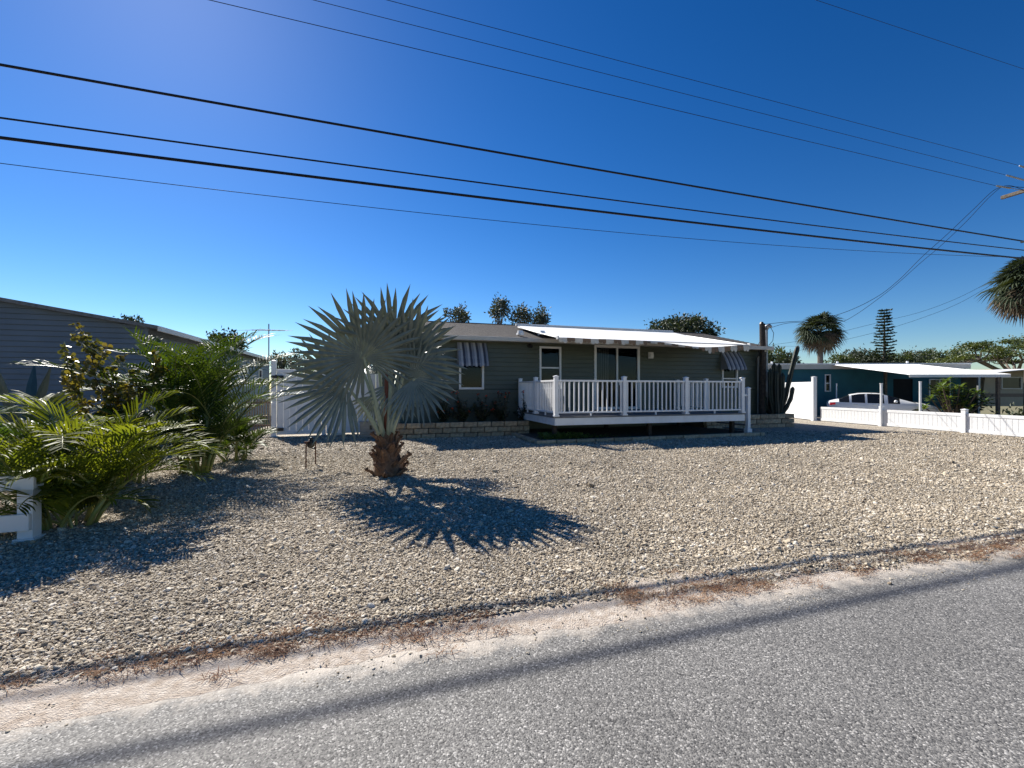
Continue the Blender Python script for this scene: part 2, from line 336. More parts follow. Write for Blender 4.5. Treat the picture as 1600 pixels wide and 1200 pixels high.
e2r = gn.new('FunctionNodeEulerToRotation')
rv = gn.new('FunctionNodeRandomValue'); rv.data_type = 'INT'
for sk in rv.inputs:
    if sk.type == 'INT' and sk.name == 'Max': sk.default_value = 3
gl.new(gi.outputs[0], iop.inputs['Points']); gl.new(gti.outputs[0], iop.inputs['Instance'])
gl.new(ra.outputs['Attribute'], e2r.inputs[0]); gl.new(e2r.outputs[0], iop.inputs['Rotation']); gl.new(sa.outputs['Attribute'], iop.inputs['Scale'])
gl.new([o for o in rv.outputs if o.type == 'INT'][0], iop.inputs['Instance Index'])
gl.new(iop.outputs[0], go.inputs[0])
gro.modifiers.new('scatter', 'NODES').node_group = ng

# dry grass along the verge
rnd = random.Random(11); b = MB()
for i in range(520):
    s_ = rnd.uniform(-6, 9); e = gravel_edge(s_)
    if nz(s_*1.1, 17.7) < -.02 and rnd.random() < .8: continue
    t_ = e + rnd.gauss(.04, .10); n = rnd.randint(10, 46)
    for k in range(n):
        p = W(s_+rnd.gauss(0, .05), t_+rnd.gauss(0, .03), .012); a = rnd.uniform(0, 6.28); L = rnd.uniform(.025, .10)
        q = p + Vector((math.cos(a)*L, math.sin(a)*L, rnd.uniform(.0, .02))); w = Vector((-math.sin(a), math.cos(a), 0))*.0017
        m_ = (p+q)/2 + Vector((0, 0, .006)); b.poly([p-w, p+w, m_+w, m_-w]); b.poly([m_-w, m_+w, q])
for i in range(70):
    s_ = rnd.uniform(-5, 8); t_ = rnd.uniform(3.2, 4.6)
    for k in range(rnd.randint(3, 9)):
        p = W(s_+rnd.gauss(0, .06), t_+rnd.gauss(0, .05), .04); a = rnd.uniform(0, 6.28); L = rnd.uniform(.03, .09)
        q = p + Vector((math.cos(a)*L, math.sin(a)*L, rnd.uniform(.0, .03))); w = Vector((-math.sin(a), math.cos(a), 0))*.0015
        b.poly([p-w, p+w, q])
tag(b.build('dry_grass', 'drygrass'), 'dry brown grass between the gravel and the road edge', 'grass', kind='stuff')

# ------------------------------------------------------------------ siding with openings, windows
def siding(b, x0, x1, z0, z1, holes=(), p=.14, y=0, proud=.030, top=None):
    """clapboards on the plane y, facing -y; top(x) limits a sloping top edge"""
    xs = sorted(set([x0, x1] + [h for q in holes for h in q[:2]]))
    if top: xs = sorted(set(xs + [x0 + (x1-x0)*k/24 for k in range(25)]))
    z = z0
    while z < z1 - .001:
        zt = min(z+p, z1); cuts = sorted(set([z, zt] + [h for q in holes for h in q[2:] if z < h < zt]))
        for xa, xb in zip(xs, xs[1:]):
            for za, zb in zip(cuts, cuts[1:]):
                xm, zm = (xa+xb)/2, (za+zb)/2
                if any(h[0] < xm < h[1] and h[2] < zm < h[3] for h in holes): continue
                if top:
                    if za >= max(top(xa), top(xb)): continue
                ta = min(zb, top(xa)) if top else zb; tb = min(zb, top(xb)) if top else zb
                fy = lambda zz: y - proud*(1-.6*(zz-z)/p)
                gv = min(z+.022, zt)
                if za == z:      # open lap under each board
                    b.poly([(xa, y+.02, za), (xb, y+.02, za), (xb, y+.02, min(gv, zb)), (xa, y+.02, min(gv, zb))])
                    b.poly([(xa, y+.02, gv), (xb, y+.02, gv), (xb, fy(gv), gv), (xa, fy(gv), gv)])
                    b.poly([(xa, y-.4*proud, za), (xb, y-.4*proud, za), (xb, y+.02, za), (xa, y+.02, za)])
                zl = max(za, gv)
                if max(ta, tb) > zl: b.poly([(xa, fy(zl), zl), (xb, fy(zl), zl), (xb, fy(tb), max(tb, zl)), (xa, fy(ta), max(ta, zl))])
        z = zt
def window(parent, x0, x1, z0, z1, fw=.075, mull=(), rail=(), y=0, trim='trim', name='window'):
    """frame as one part with panes as sub-parts"""
    b = MB(); ya, yb = y-.045, y+.05
    b.box(x0, x0+fw, ya, yb, z0, z1); b.box(x1-fw, x1, ya, yb, z0, z1)
    b.box(x0+fw, x1-fw, ya, yb, z1-fw, z1); b.box(x0+fw, x1-fw, ya-.015, yb, z0, z0+fw)
    for m in mull: b.box(m-.035, m+.035, ya+.012, yb, z0+fw, z1-fw)
    edges = [x0+fw] + list(mull) + [x1-fw]
    for r in rail: b.box(x0+fw, x1-fw, ya+.01, yb-.002, r-.03, r+.03)
    f = b.build(name, trim, parent, bevel=.006)
    zs = [z0+fw] + list(rail) + [z1-fw]
    for xa, xb in zip(edges, edges[1:]):
        for za, zb in zip(zs, zs[1:]):
            q = MB(); q.poly([(xa, y+.02, za), (xb, y+.02, za), (xb, y+.02, zb), (xa, y+.02, zb)]); q.build('pane', 'glass', f)
    return f

# ------------------------------------------------------------------ green house
TW = 15.55; HS0, HS1 = S(598, TW), S(1186, TW); HD = 7.6
house = HE('green_house', 'long single storey dark green clapboard house behind the white deck', 'house', HS0, TW)
hx = lambda px: S(px, TW)-HS0
hz = lambda px, py: ZT(px, py, TW)
HL = HS1-HS0; ZE = 3.40
w1 = (hx(717), hx(756), hz(736, 608.5), hz(736, 557)); w2 = (hx(842.5), hx(876.5), hz(860, 608), hz(860, 541.5))
dr = (hx(928), hx(999), .80, hz(963, 540)); w3 = (hx(1127.5), hx(1152), hz(1140, 606), hz(1140, 570))
b = MB(); siding(b, 0, HL, .10, ZE, [w1, w2, dr, w3], p=.165); b.build('front_siding', 'green', house)
def side_wall(px, sgn, nm):
    b = MB(); L = HD; ridge = lambda x: ZE + 1.02*(1-abs(x-L/2)/(L/2))
    siding(b, 0, L, .10, ZE+1.02, top=ridge, p=.165); o = b.build(nm, 'green', house)
    o.rotation_euler = (0, 0, R(90)*sgn); o.location = (px, 0 if sgn > 0 else L, 0); return o
side_wall(HL, 1, 'right_siding'); side_wall(0, -1, 'left_siding')
b = MB(); b.poly([(0, HD, 0), (HL, HD, 0), (HL, HD, ZE), (0, HD, ZE)]); b.build('rear_wall', 'green', house)
b = MB(); b.poly([(.02, .12, .75), (HL-.02, .12, .75), (HL-.02, HD-.02, .75), (.02, HD-.02, .75)]); b.poly([(.02, .1, ZE-.05), (HL-.02, .1, ZE-.05), (HL-.02, HD-.02, ZE-.05), (.02, HD-.02, ZE-.05)])
b.poly([(.02, 3.2, .75), (HL-.02, 3.2, .75), (HL-.02, 3.2, ZE-.05), (.02, 3.2, ZE-.05)]); b.build('interior', 'dark', house)
for x in (-.012, HL-.07): part('corner_trim', 'green', house, x, x+.085, -.03, .03, .1, ZE-.002)
window(house, *w1); window(house, *w2, rail=[(w2[2]*.5+w2[3]*.5)]); window(house, *w3, rail=[(w3[2]+w3[3])/2-.1])
sd_ = window(house, *dr, fw=.10, mull=[(dr[0]+dr[1])/2], name='sliding_door')
part('door_handle', 'trim', sd_, (dr[0]+dr[1])/2+.05, (dr[0]+dr[1])/2+.08, -.08, -.03, 1.75, 1.98)
q = MB()
for k in range(14):
    x = dr[0]+.12+k*.05; q.box(x, x+.03, .25+.02*(k % 2), .27+.02*(k % 2), .85, dr[3]-.12)
q.build('curtain', 'curtain', house)
# roof: two slopes with courses of shingles, gutter, fascia
OV = .42; RZ = ZE+.04; RR = 1.02+.06
def roof(parent, x0, x1, y0, ym, z0, z1, mat, rows=14, name='roof', th=.03):
    b = MB()
    for sgn in (0, 1):
        for k in range(rows):
            f0, f1 = k/rows, (k+1)/rows
            ya, yb = y0+(ym-y0)*f0, y0+(ym-y0)*f1
            if sgn: ya, yb = 2*ym-ya, 2*ym-yb
            za, zb = z0+(z1-z0)*f0, z0+(z1-z0)*f1
            b.poly([(x0, ya, za+.014), (x1, ya, za+.014), (x1, yb, zb), (x0, yb, zb)])
            b.poly([(x0, ya, za-.001), (x1, ya, za-.001), (x1, ya, za+.014), (x0, ya, za+.014)])
    for sgn in (0, 1):
        ya = y0 if not sgn else 2*ym-y0
        b.poly([(x0, ya, z0-.03), (x1, ya, z0-.03), (x1, ym, z1-.03), (x0, ym, z1-.03)])
    for x in (x0, x1):
        b.poly([(x, y0, z0-.03), (x, ym, z1-.03), (x, ym, z1), (x, y0, z0)]); b.poly([(x, 2*ym-y0, z0-.03), (x, ym, z1-.03), (x, ym, z1), (x, 2*ym-y0, z0)])
    return b.build(name, mat, parent)
rf = roof(house, -.25, HL+.25, -OV, HD/2, RZ, RZ+RR, 'shingle')
b = MB(); b.tube([(-.25, HD/2, RZ+RR), (HL+.25, HD/2, RZ+RR)], .045, 6); b.build('ridge_cap', 'shingle', rf)
b = MB()   # gutter trough
for ya, yb, za, zb in ((-OV-.13, -OV-.118, RZ-.13, RZ+.005), (-OV-.13, -OV, RZ-.142, RZ-.13), (-OV-.012, -OV, RZ-.13, RZ-.03)): b.box(-.27, HL+.27, ya, yb, za, zb)
b.build('gutter', 'gutter', house, bevel=.006)
part('soffit', 'gutter', house, -.2, HL+.2, -OV, -.02, RZ-.11, RZ-.075)
part('fascia', 'gutter', rf, HL+.252, HL+.28, -OV, HD/2, RZ-.12, RZ-.02).hide_render = False
b = MB(); b.tube([(HL-.12, -OV-.06, RZ-.14), (HL-.12, -.3, RZ-.3), (HL-.12, -.06, RZ-.45), (HL-.12, -.06, .2)], .035, 8); b.build('downspout', 'gutter', house)
b = MB(); x = hx(1015.5); z = hz(1015.5, 555); b.box(x-.11, x+.11, -.10, -.01, z-.14, z+.12); b.box(x-.08, x+.08, -.16, -.10, z-.10, z+.05); b.build('wall_lamp', 'trim', house, bevel=.02)
b = MB(); x = hx(827); z = hz(827, 540); b.tube([(x, -.01, z), (x, -.09, z)], [.09, .08], 12); b.tube([(x, -.09, z), (x+.03, -.17, z-.05)], [.055, .06], 10); b.build('security_lamp', 'black', house)
part('skirting', 'soil', house, .01, HL-.01, .02, .04, 0, .12)

# striped window awnings
def awning(pxa, pxb, py0, py1, label):
    x0, x1 = S(pxa, TW-.02), S(pxb, TW-.45)
    za, zb = ZT((pxa+pxb)/2, py0, TW-.02), ZT((pxa+pxb)/2, py1, TW-.45)
    r = HE('window_awning', label, 'awning', x0, TW-.02, 'striped metal window awnings'); L = x1-x0; n = 13; wd = L/n
    for k in range(n):
        b = MB(); xa, xb = k*wd+.003, (k+1)*wd-.003; cv = .012
        for (ya, zza), (yb, zzb) in zip([(0, za), (-.24, za-(za-zb)*.42), (-.42, zb+.09)], [(-.24, za-(za-zb)*.42), (-.42, zb+.09), (-.44, zb - .03*(k % 2))]):
            b.poly([(xa, ya, zza), (xb, ya, zza), (xb, yb, zzb), (xa, yb, zzb)])
            b.poly([(xa, ya+.01, zza-.012), (xb, ya+.01, zza-.012), (xb, yb+.01, zzb-.012), (xa, yb+.01, zzb-.012)])
        b.build('slat', ('stripeA', 'stripeB', 'stripeL')[(0, 2, 1)[k % 3]], r)
    for x in (0.0, L):
        b = MB(); b.poly([(x, 0, za), (x, -.24, za-(za-zb)*.42), (x, -.42, zb+.09), (x, -.43, zb), (x, 0, zb)]); b.poly([(x+.008, 0, za), (x+.008, -.24, za-(za-zb)*.42), (x+.008, -.42, zb+.09), (x+.008, -.43, zb), (x+.008, 0, zb)])
        b.build('side_panel', 'stripeA', r)
    return r
awning(714, 764, 535, 571, 'striped grey awning over the small window nearest the fan palm')
awning(1126, 1167, 550, 577, 'striped grey awning over the small window at the right end of the house')

# white canopy from the roof down over the deck
cs0, cs1, ct0, ct1 = 5.72, 13.55, 13.42, 18.0
can = HE('patio_canopy', 'sloping white fabric canopy with striped scalloped valance over the deck', 'canopy', cs0, ct0)
CL = cs1-cs0; CD = ct1-ct0; zf, zb_ = 3.30, 4.32
def cz(x, y):
    f = y/CD; sag = .16*math.exp(-((x-5.7)/1.5)**2)*(1-f)**2 + .05*math.sin(math.pi*f)
    return zf+(zb_-zf)*f - sag + .012*nz(x*1.2, y*1.2)
b = MB(); nx, ny = 60, 16; idx = {}
for dz in (0, -.012):
    for j in range(ny+1):
        for i in range(nx+1): idx[(i, j, dz)] = b.vert((CL*i/nx, CD*j/ny, cz(CL*i/nx, CD*j/ny)+dz))
    for j in range(ny):
        for i in range(nx): b.f.append((idx[(i,j,dz)], idx[(i+1,j,dz)], idx[(i+1,j+1,dz)], idx[(i,j+1,dz)])); b.m.append(0)
b.build('fabric', 'awhite', can, smooth=True)
b = MB(); b.tube([(-.03, CD, zb_+.03), (CL+.03, CD, zb_+.03)], .06, 10); b.build('roller_tube', 'trim', can)
b = MB(); b.box(-.05, 0, -.03, .09, zf-.06, zf+.05); b.build('end_cap', 'trim', can)
b = MB(); b.box(CL, CL+.05, -.03, .09, zf-.06, zf+.05); b.build('end_cap', 'trim', can)
b = MB(); b.tube([(-.0, .03, zf-.02), (CL, .03, zf-.02)], .022, 6); b.build('front_bar', 'trim', can)
for x in (.02, CL-.02):
    b = MB(); b.tube([(x, .03, zf-.02), (x, CD-.1, zb_-.08)], .02, 6); b.build('arm', 'trim', can)
n = 54; wd = CL/n
for k in range(n):
    x = k*wd; dp = .16+.03*math.sin(k*1.7) + (.06 if x > 5.9 else 0); lift = .12 if 3.3 < x < 5.6 else 0
    if lift: dp = .07
    z0 = cz(x+wd/2, 0)-.004; yo = -.012 - .02*math.sin(k*.9)
    b = MB(); prof = [(0, 0), (.25, .80), (.5, 1), (.75, .80), (1, 0)]
    top = [(x+wd*u_, -.008, z0) for u_, _ in prof]; bot = [(x+wd*u_, yo-.01, z0 - dp*(.72+.28*v_)) for u_, v_ in prof]
    for a in range(4): b.poly([top[a], top[a+1], bot[a+1], bot[a]])
    b.build('valance_stripe', 'brown' if (k//2) % 2 else 'cream', can)
for px in (812, 846):
    x = S(px, 15.6)-cs0; b = MB(); zz = ZT(px, 520, 15.6)
    b.box(x-.09, x+.09, 2.05, 2.18, zz-.05, zz+.07); b.box(x-.06, x+.1, 1.98, 2.05, zz-.10, zz+.0); b.box(x-.03, x+.03, 2.1, 2.5, zz-.06, zz+.03)
    b.build('roof_bracket', 'white', can, bevel=.01)

# ------------------------------------------------------------------ deck
DS, DT = 5.05, 12.05; DL = 6.82; DD = 3.45; FZ = .79
deck = HE('deck', 'raised white railed wooden deck in front of the sliding door', 'deck', DS, DT)
part('rim_board', 'white', deck, -.02, DL+.02, -.06, -.02, .53, FZ-.045, .006)
part('rim_board', 'white', deck, -.06, -.02, -.06, DD, .53, FZ-.045, .006)
part('rim_board', 'white', deck, DL+.02, DL+.06, -.06, DD, .53, FZ-.045, .006)
n = 25; bw = (DD+.06)/n
src = None
for k in range(n):
    y = -.08+k*bw
    if src is None: src = part('deck_board', 'deck', deck, -.08, DL+.08, 0, bw-.006, FZ-.04, FZ); src.location.y = y
    else: inst(src, deck, (0, y, 0))
for x in (.1, DL/2, DL-.1):
    for y in (.35, DD-.3): part('support_post', 'darkwood', deck, x-.06, x+.06, y-.06, y+.06, .06, .53)
def post_mesh(h, w=.06):
    b = MB(); b.box(-w, w, -w, w, 0, h-.05); b.box(-w-.012, w+.012, -w-.012, w+.012, h-.05, h-.025)
    b.poly([(-w, -w, h-.025), (w, -w, h-.025), (0, 0, h)]); b.poly([(w, -w, h-.025), (w, w, h-.025), (0, 0, h)])
    b.poly([(w, w, h-.025), (-w, w, h-.025), (0, 0, h)]); b.poly([(-w, w, h-.025), (-w, -w, h-.025), (0, 0, h)])
    b.box(-w-.025, w+.025, -w-.025, w+.025, 0, .05); return b
ps = post_mesh(1.22).build('post', 'white', deck, bevel=.004); ps.location = (0, 0, FZ)
posts = [(DL*k/3, 0) for k in range(1, 4)] + [(0, DD/2), (0, DD-.07), (DL, DD/2), (DL, DD-.07)]
for p in posts: inst(ps, deck, (p[0], p[1], FZ))
bl = part('baluster', 'white', deck, -.019, .019, -.019, .019, .13, 1.03, .003); bl.location = (.16, 0, FZ)
first = True
def railrun(x0, y0, x1, y1, n):
    L = math.hypot(x1-x0, y1-y0); a = math.atan2(y1-y0, x1-x0)
    for nm, za, zb, w in (('top_rail', 1.03, 1.085, .042), ('bottom_rail', .09, .14, .03)):
        o = part(nm, 'white', deck, .062, L-.062, -w, w, za, zb, .006); o.location = (x0, y0, FZ); o.rotation_euler = (0, 0, a)
    for k in range(n):
        f = (k+.75)/(n+.5); inst(bl, deck, (x0+(x1-x0)*f, y0+(y1-y0)*f, FZ), (0, 0, a))
    f = part('rail_foot', 'white', deck, -.02, .02, -.02, .02, 0, .09); f.location = ((x0+x1)/2, (y0+y1)/2, FZ)
for k in range(3): railrun(DL*k/3, 0, DL*(k+1)/3, 0, 14)
for x in (0,): railrun(x, 0, x, DD/2, 11); railrun(x, DD/2, x, DD-.07, 11)
railrun(DL, DD/2, DL, DD-.07, 11)
bpy.data.objects.remove(bl) if False else None
bl.location = (DL*.5/3*.05+.125, 0, FZ)
# stair at the right end
for k in range(3): part('step', 'deck', deck, DL+.10+.27*k, DL+.36+.27*k, .15, 1.6, FZ-.21*(k+1)-.04, FZ-.21*(k+1))
o = inst(ps, deck, (DL+.30, .05, .02), sc=(.95, .95, 1.36)); 
b = MB(); b.box(-.10, .10, -.09, .09, .0, .22); o2 = b.build('post_base', 'white', deck, bevel=.02); o2.location = (DL+.30, .05, .03)
part('handrail', 'white', deck, DL+.07, DL+.24, .02, .08, 1.36, 1.42)

# ------------------------------------------------------------------ stone planters
def block_mesh(L, H, Dp, seed):
    r = random.Random(seed); b = MB(); nx_, nz_ = 4, 2; j = .012
    g = {}
    for a in range(nx_+1):
        for c in range(nz_+1):
            edge = a in (0, nx_) or c in (0, nz_)
            g[(a, c)] = b.vert((L*a/nx_, r.uniform(-.02, .004)*(0 if edge else 1) - (0 if edge else .012), H*c/nz_))
    for a in range(nx_):
        for c in range(nz_): b.f.append((g[(a,c)], g[(a+1,c)], g[(a+1,c+1)], g[(a,c+1)])); b.m.append(0)
    k = [b.vert(p) for p in ((0, Dp, 0), (L, Dp, 0), (L, Dp, H), (0, Dp, H))]
    b.f += [(g[(0,nz_)], g[(nx_,nz_)], k[2], k[3]), (g[(0,0)], g[(0,nz_)], k[3], k[0]), (g[(nx_,0)], k[1], k[2], g[(nx_,nz_)]), (k[0], k[3], k[2], k[1])]; b.m += [0]*4
    return b
def block_wall(parent, x0, y0, x1, y1, courses, bh, bl, dp, seed):
    L = math.hypot(x1-x0, y1-y0); a = math.atan2(y1-y0, x1-x0); r = random.Random(seed)
    full = [block_mesh(bl-.026, bh-.022, dp, seed+k).build('block', 'block', parent) for k in range(3)]; used = [False]*3
    for c in range(courses):
        x = -(bl/2 if c % 2 else 0)
        while x < L-.02:
            xa, xb = max(0, x), min(L, x+bl)
            if xb-xa > .06:
                k = r.randrange(3)
                o = full[k] if not used[k] else full[k].copy()
                if used[k]: C.objects.link(o)
                used[k] = True; off = r.uniform(-.022, .014)
                o.location = (x0+math.cos(a)*xa-math.sin(a)*off, y0+math.sin(a)*xa+math.cos(a)*off, c*bh); o.rotation_euler = (0, 0, a+r.uniform(-.008, .008)); o.scale = ((xb-xa)/bl, 1, 1)
            x += bl
    for k in range(3):
        if not used[k]: bpy.data.objects.remove(full[k])
ls0, ls1 = S(612, 14.3), 5.02
pl = HE('stone_planter', 'long tan stone block planter under the left window', 'planter', ls0, 14.3)
block_wall(pl, 0, 0, ls1-ls0, 0, 3, .178, .46, .18, 3); block_wall(pl, 0, 1.2, 0, 0.0, 3, .178, .40, .18, 8)
part('soil_bed', 'soil', pl, .17, ls1-ls0, .17, 1.22, .0, .44)
rs0, rs1 = DS+DL+.42, S(1241, 14.2)
pr_ = HE('stone_planter', 'short grey brown stone block planter holding the cactus', 'planter', rs0, 14.2)
block_wall(pr_, 0, 0, rs1-rs0, 0, 3, .195, .44, .18, 13); block_wall(pr_, rs1-rs0, 0.0, rs1-rs0, 1.9, 3, .195, .44, .18, 17); 
part('soil_bed', 'soil', pr_, .02, rs1-rs0-.16, .17, 1.9, 0, .52)
bs0, bs1, bt = 4.36, 12.6, 11.8
pb = HE('low_flower_bed', 'low stone edged bed under the front of the deck', 'flower bed', bs0, bt)
block_wall(pb, 0, 0, bs1-bs0, 0, 1, .150, .62, .16, 23); block_wall(pb, 0, 2.45, 0, 0.0, 1, .150, .55, .16, 29)
part('soil_bed', 'soil', pb, .16, bs1-bs0, .16, 3.6, .0, .09)

# ------------------------------------------------------------------ white gate and fence left of the house
FT = 16.35
fs0, fs1 = S(428, FT), HS0-.02
gx = lambda px: S(px, FT)-fs0
fl = HE('white_gate', 'tall white vinyl gate with black hinges left of the fan palm', 'gate', fs0, FT)
gh = ZT(500, 577.6, FT); ph = ZT(428, 562.5, FT)
o = post_mesh(ph, .07).build('gate_post', 'white', fl, bevel=.005)
o = post_mesh(gh-.05, .065).build('gate_post', 'white', fl, bevel=.005); o.location = (gx(506), 0.02, 0)
def panel(parent, x0, x1, z0, z1, pw=.2, y=0, rail=.12):
    part('rail', 'white', parent, x0, x1, y-.028, y+.028, z1-rail, z1, .006); part('rail', 'white', parent, x0, x1, y-.028, y+.028, z0, z0+rail, .006)
    n = max(1, round((x1-x0)/pw)); w = (x1-x0)/n; first = None
    for k in range(n):
        if first is None: first = part('plank', 'white', parent, .003, w-.003, y-.016, y+.016, z0+rail-.01, z1-rail+.01, .004); first.location.x = x0
        else: inst(first, parent, (x0+k*w, 0, 0))
panel(fl, .09, gx(506)-.08, .08, gh); panel(fl, gx(506)+.08, fs1-fs0, .08, gh)
for py in (589, 671):
    z = ZT(428, py, FT); b = MB(); b.box(-.06, .30, -.085, -.03, z-.05, z+.05); b.box(.05, .11, -.10, -.08, z-.07, z+.07); b.build('hinge', 'black', fl, bevel=.008)
part('drop_rod', 'white', fl, gx(506)-.05, gx(506)+.02, -.12, -.085, .02, .5)
part('ground_stop', 'cream', fl, gx(518), gx(540), -.25, -.1, .01, .10, .01)
# grey utility box
p = G(575, 686); ub = E('utility_box', 'small grey slatted utility box beside the left planter', 'utility box', p, TH)
part('cabinet', 'greyplastic', ub, -.25, .25, -.01, .35, .03, .53, .015)
for k in range(5): part('slat', 'greyplastic', ub, -.24, .24, -.03, -.012, .06+k*.09, .13+k*.09, .006)
part('latch', 'black', ub, .05, .13, -.05, -.03, .30, .44, .006); part('lid', 'greyplastic', ub, -.27, .27, -.04, .37, .532, .56, .01)

# garden ornament on two stakes
p = G(478, 736); p2 = G(493, 728); orn = E('garden_ornament', 'rusty two stake garden ornament with dark round figure in the gravel', 'ornament', p)
q = p2-p
b = MB(); b.tube([(0,0,-.03), (.004,0,.58)], .0125, 6); b.build('stake', 'rust', orn)
b = MB(); b.tube([(q.x,q.y,-.03), (q.x,q.y,.50)], .0125, 6); b.build('stake', 'rust', orn)
c = Vector((q.x*.5, q.y*.5, .50))
b = MB(); b.tube([(c.x, c.y, c.z-.09), (c.x, c.y, c.z-.05), (c.x, c.y, c.z+.02), (c.x, c.y, c.z+.07), (c.x+.01, c.y, c.z+.09)], [.03, .07, .075, .05, .02], 12); b.build('body', 'black', orn, smooth=True)
b = MB(); b.tube([(c.x+.01, c.y, c.z+.07), (c.x+.01, c.y, c.z+.10), (c.x+.01, c.y, c.z+.13)], [.03, .042, .02], 10); b.build('head', 'black', orn, smooth=True)
b = MB(); b.tube([(-.03, 0, .56), (c.x, c.y, .55), (q.x+.02, q.y, .50)], .011, 6); b.build('cross_bar', 'rust', orn)
b = MB(); b.tube([(q.x-.07, q.y, .37), (q.x-.02, q.y, .36), (q.x-.01, q.y, .40)], [.016, .024, .012], 8); b.build('spout', 'black', orn)

# ------------------------------------------------------------------ palms and plants
def frame(axis, normal):
    e1 = Vector(axis).normalized(); e3 = Vector(normal); e3 = (e3 - e1*e3.dot(e1)).normalized(); return e1, e3.cross(e1), e3
def fan(b, hub, axis, normal, Rr, nseg, span, cup=.1, droop=.1, rnd=random, split=.55, pleat=.35, mi=0, fold=0., keep=.66):
    e1, e2, e3 = frame(axis, normal); da = span/(nseg-1)/2; hub = Vector(hub)
    for k in range(nseg):
        a = -span/2 + 2*da*k + rnd.gauss(0, da*.12)
        ln = Rr*(.80+.20*math.cos(a*.55))*rnd.uniform(.93, 1.04)*(1 - .22*max(0, abs(a)-1.9))
        tw = rnd.gauss(0, .09); bend = rnd.gauss(0, .07)
        def pt(r, off, lift):
            ang = a + off + bend*max(0, r-split)*.8
            p = hub + (e1*math.cos(ang) + e2*math.sin(ang))*(ln*r) + e3*(lift + cup*ln*r*r + tw*ln*max(0, r-split) + fold*ln*r*abs(math.sin(ang))**1.3)
            p.z -= droop*ln*r**3; return p
        w = da*.98; rows = []
        for r, wf, lf in ((.05, 1, .0), (.3, 1, 1), (split, 1, 1), (split+(1-split)*.5, keep*(split/(split+(1-split)*.5)), .7)):
            h = pleat*w*ln*r*lf
            rows.append((pt(r, -w*wf, -h*.5), pt(r, 0, h*.5), pt(r, w*wf, -h*.5)))
        tip = pt(1.0, rnd.gauss(0, .01), 0)
        for r0, r1 in zip(rows, rows[1:]):
            b.poly([r0[0], r0[1], r1[1], r1[0]], mi); b.poly([r0[1], r0[2], r1[2], r1[1]], mi)
        b.poly([rows[-1][0], rows[-1][1], tip], mi); b.poly([rows[-1][1], rows[-1][2], tip], mi)
def fan_leaf(parent, base, hub, axis, normal, Rr, nseg=44, span=R(285), cup=.10, droop=.10, seed=0, mat='bismarck', pet='petiole', pr=(.045, .022)):
    rnd_ = random.Random(seed); b = MB(); fan(b, hub, axis, normal, Rr, nseg, span, cup, droop, rnd_, split=.50, pleat=.55, fold=.26, keep=.88); o = b.build('fan_leaf', mat, parent)
    base, hub = Vector(base), Vector(hub); e1, e2, e3 = frame(axis, normal)
    mid = (base*.45+hub*.55) + Vector((0, 0, .06)); b = MB()
    b.tube([base, base*.7+mid*.3, mid, hub - e3*.012, hub + e1*Rr*.16 - e3*.01], [pr[0]*1.25, pr[0], (pr[0]+pr[1])/2, pr[1], .006], 7); b.build('petiole', pet, o, smooth=True); return o
pb0 = G(607, 744); bp = E('fan_palm', 'silvery green fan palm with bulging brown base standing in the gravel', 'palm', pb0)
d0 = pb0.y
def pl_(px, py, dd=0): return P(px, py, d0+dd) - pb0
b = MB(); b.tube([(0,0,-.05), (0,0,.08), (.0,0,.28), (-.02,0,.50), (-.03,0,.72), (-.03,0,.86)], [.25, .27, .235, .185, .13, .08], 14); b.build('trunk', 'boot', bp, smooth=True)
rnd = random.Random(5)
bm = MB()    # one old leaf base: a curved wedge, split at the top
for sx in (-1, 1):
    rows = []
    for f, w, o_ in ((0, .105, .0), (.3, .085, .03), (.65, .055, .055), (1, .02, .12)):
        rows.append([(0, -o_-.035, f*.30), (sx*w*.6, -o_-.02, f*.30), (sx*w, -o_+.025, f*.30-.01)])
    for r0, r1 in zip(rows, rows[1:]):
        for k in range(2): bm.poly([r0[k], r0[k+1], r1[k+1], r1[k]])
    bm.poly([rows[-1][0], rows[-1][1], rows[-1][2], (0, -.06, .31)])
bs = bm.build('leaf_base', 'boot', bp, smooth=False); sol = bs.modifiers.new('thick', 'SOLIDIFY'); sol.thickness = .02
for k in range(30):
    a = k*2.4+.3; z = .015+.021*k; rr = (.245 - .16*(z/.72)**1.3) if z < .75 else .09
    o = bs if k == 0 else inst(bs, bp)
    o.location = (math.sin(a)*rr*.82-.02*z, -math.cos(a)*rr*.82, z-.03); o.rotation_euler = (rnd.uniform(.0, .45) if k > 3 else .6, rnd.gauss(0, .22), a)
    q = rnd.uniform(.75, 1.15)*(1-.25*z); o.scale = (q*1.1, q, q*.95)
top = Vector((-.03, 0, .74))
